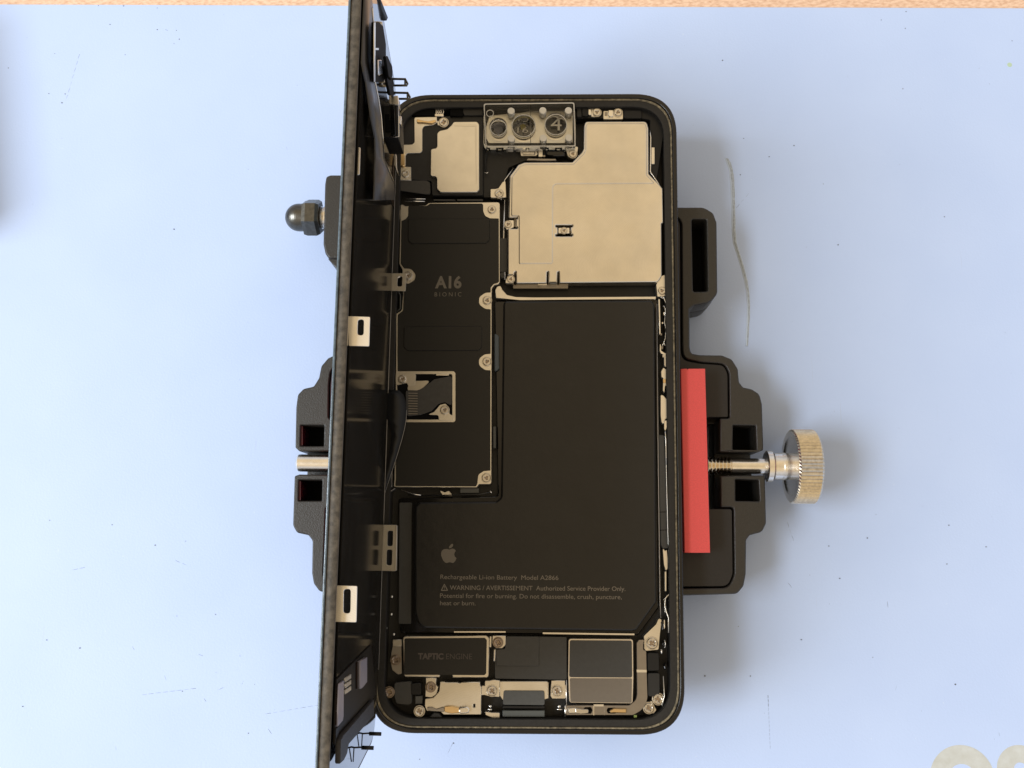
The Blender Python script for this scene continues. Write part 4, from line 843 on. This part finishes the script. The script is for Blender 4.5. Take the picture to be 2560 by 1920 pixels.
b.tube([at(962, 45, 40), at(945, 0, 50), at(930, -20, 54)], .7, black, 6); b.build('antenna_flex', scr)
b = MB(); b.dpoly([(985, 390), (980, 450), (958, 392), (950, 440), (986, 520), (986, 440)], .4, .5, brown, bev=0); b.build('brown_flex', scr)
# lower end of the screen: driver board, film labels and contacts
b = MB(); b.dpoly([(928, 1611), (842, 1699), (836, 1740), (834, 1822), (851, 1848), (932, 1748), (940, 1735)], .3, .6, dullb, bev=.05, rad=.4, wr=.6); b.build('driver_board', scr)
b = MB(); b.dpoly([(846, 1712), (860, 1701), (859, 1790), (857, 1802), (845, 1816)], .6, 1.0, violet, bev=.05, wr=1.0); b.dpoly([(839, 1712), (847, 1709), (845, 1812), (838, 1812)], .6, .8, brown, wr=.8); b.build('film_label', scr)
b = MB(); b.dpoly([(902, 1654), (918, 1643), (918, 1705), (908, 1718), (902, 1722)], .6, 1.3, violet, bev=.05, wr=1.3); b.dpoly([(893, 1657), (902, 1653), (901, 1722), (893, 1722)], .6, .9, brown, wr=.9); b.build('film_label', scr)
b = MB()
for y in (1690, 1705, 1720): b.dpoly([(863, y+6), (878, y-5), (878, y+5), (863, y+16)], .6, .8, cream, wr=.8)
b.build('contact_pad', scr)
b = MB(); b.dpoly([(935, 1748), (858, 1838), (852, 1850), (851, 1910), (860, 1902), (868, 1885), (872, 1862), (935, 1790)], .6, 1.5, dullg, bev=.15, rad=.5, wr=1.5); b.build('speaker_mesh', scr)
b = MB()
for (xa_, xb_, y, z_) in ((893, 953, 1834, 35), (872, 934, 1869, 48)):
    b.tube([at(xa_, y-3, z_), at(xa_+14, y, z_), at(xb_-28, y-1, z_)], .17, black, 6); b.tube([at(xb_-30, y, z_), at(xb_, y+1, z_)], .38, black, 8)
    b.tube([at(xa_+13, y, z_), at(xa_+11, y+35, z_-2)], .12, black, 5)
b.build('contact_pin', scr)
b = MB(); b.dpoly([(836, 1822), (848, 1815), (846, 1840), (841, 1862), (834, 1855)], .3, .8, dullb, bev=.1, rad=.3, wr=.8); b.build('foam_block', scr)
# black cable loop from the screen down to the connector bay
b = MB()
prs = [(at(962, 974, 1.0), at(998, 976, 1.4)), (at(961, 985, 1.4), at(1008, 986, 1.4)), (at(961, 1000, 1.6), at(1014, 1003, 1.2)), (at(960, 1020, 1.6), at(1016, 1025, 1.0)), (at(962, 1040, 1.5), at(1015, 1050, .9)), (at(976, 1060, 1.3), at(1011, 1072, .8)),
       (at(980, 1085, 1.1), at(1004, 1100, .7)), (at(975, 1125, 1.0), at(992, 1140, .6)), (at(968, 1165, .9), at(979, 1180, .5)), (at(962, 1200, .8), at(969, 1210, .4)), (at(955, 1235, .7), at(959, 1240, .4)), (at(951, 1300, .6), at(953, 1302, .3))]
b.ribbon(prs, .25, black); b.tube([q[1] for q in prs[3:]], .11, taupe, 5); b.build('display_cable', ph)
b = MB(); b.tube([at(990, 1222, -2), at(972, 1232, -2), at(963, 1250, -1.8), at(958, 1285, -1.6), at(955, 1330, -1.5)], .25, black, 6); b.tube([at(988, 1221, -1.7), at(971, 1231, -1.7), at(961, 1250, -1.5), at(956, 1285, -1.3), at(953, 1330, -1.2)], .08, taupe, 5); b.build('thin_cable', ph)

# ================================================================== THE CLEAR BLOCK LAID OVER THE SENSORS
ck = thing('clear_block', 1323, 320, -4.6, 'clear plastic block engraved with numbers, laid over the front sensors', 'plastic block')
zt2 = -.2
b = MB(); wells = [hp(1246, 319, 20), hp(1309, 314, 29), hp(1389.5, 311, 27)]
b.poly([(1209, 259, .6), (1326, 258, .2), (1436, 256, .6), (1439, 260, .6), (1439, 366, .3), (1214, 367, .6), (1209, 358, .6)], -4.4, zt2, clear, holes=wells, bev=.15)
b.build('block_body', ck)
b = MB()
for x, y, r in ((1246, 319, 20), (1309, 314, 29), (1389.5, 311, 27)): b.disc(x, y, r/10.05, -4.3, -3.5, clear)
b.build('well_floor', ck)
b = MB()
for x, y in ((1277.6, 277), (1357, 276), (1421, 276), (1278, 346), (1358, 345), (1422, 344)): b.disc(x, y, .95, -3.8, zt2+.12, frost, bev=.08)
b.disc(1225, 283, .98, zt2-.3, zt2+.05, frost, inner=.86); b.build('peg', ck)
b = MB()
for x, y, r in ((1246, 319, 22), (1309, 314, 31.5), (1389.5, 311, 29.5)): b.disc(x, y, r/10.05, zt2, zt2+.12, frost, inner=(r-1.8)/10.05, bev=.04)
b.build('well_rim', ck)
b = MB(); b.rect(1326, 259, 1327.2, 366, zt2, zt2+.05, clear)
bo_ = [(1209, 259, .6), (1436, 256, .6), (1439, 366, .3), (1214, 367, .6)]; bi_ = [(1211.5, 261.5, .5), (1433.5, 258.5, .5), (1436.5, 363.5, .3), (1216, 364.5, .5)]
b.poly(bo_, zt2-.05, zt2+.03, mat('edge_highlight', (.85, .83, .76), 0, .3, trans=.3), holes=[(bi_, .4)])  # pale ring painted as the highlight along the block's top edge
for k in range(9):
    x0 = 1216+k*24.5; b.rect(x0, 367.5, x0+random.choice([9, 14, 18]), 372.5, -3.4, -1.4, random.choice([frost, clear, clear]), zr=-1.4)  # scattered pale bits stand in for glints on the block's lower side
b.text('4', (1377, 326), (1404, 326), -3.45, frost, cap=3.9, bold=0); b.text('13', (1296.5, 304), (1320, 304), -3.45, frost, cap=1.7, bold=-.02); b.text('16', (1294, 332), (1320, 332), -3.45, frost, cap=1.7, bold=-.02); b.text('11', (1233, 312), (1247, 312), -3.45, frost, cap=1.3, bold=-.01)
b.build('number_and_edge_glint', ck)
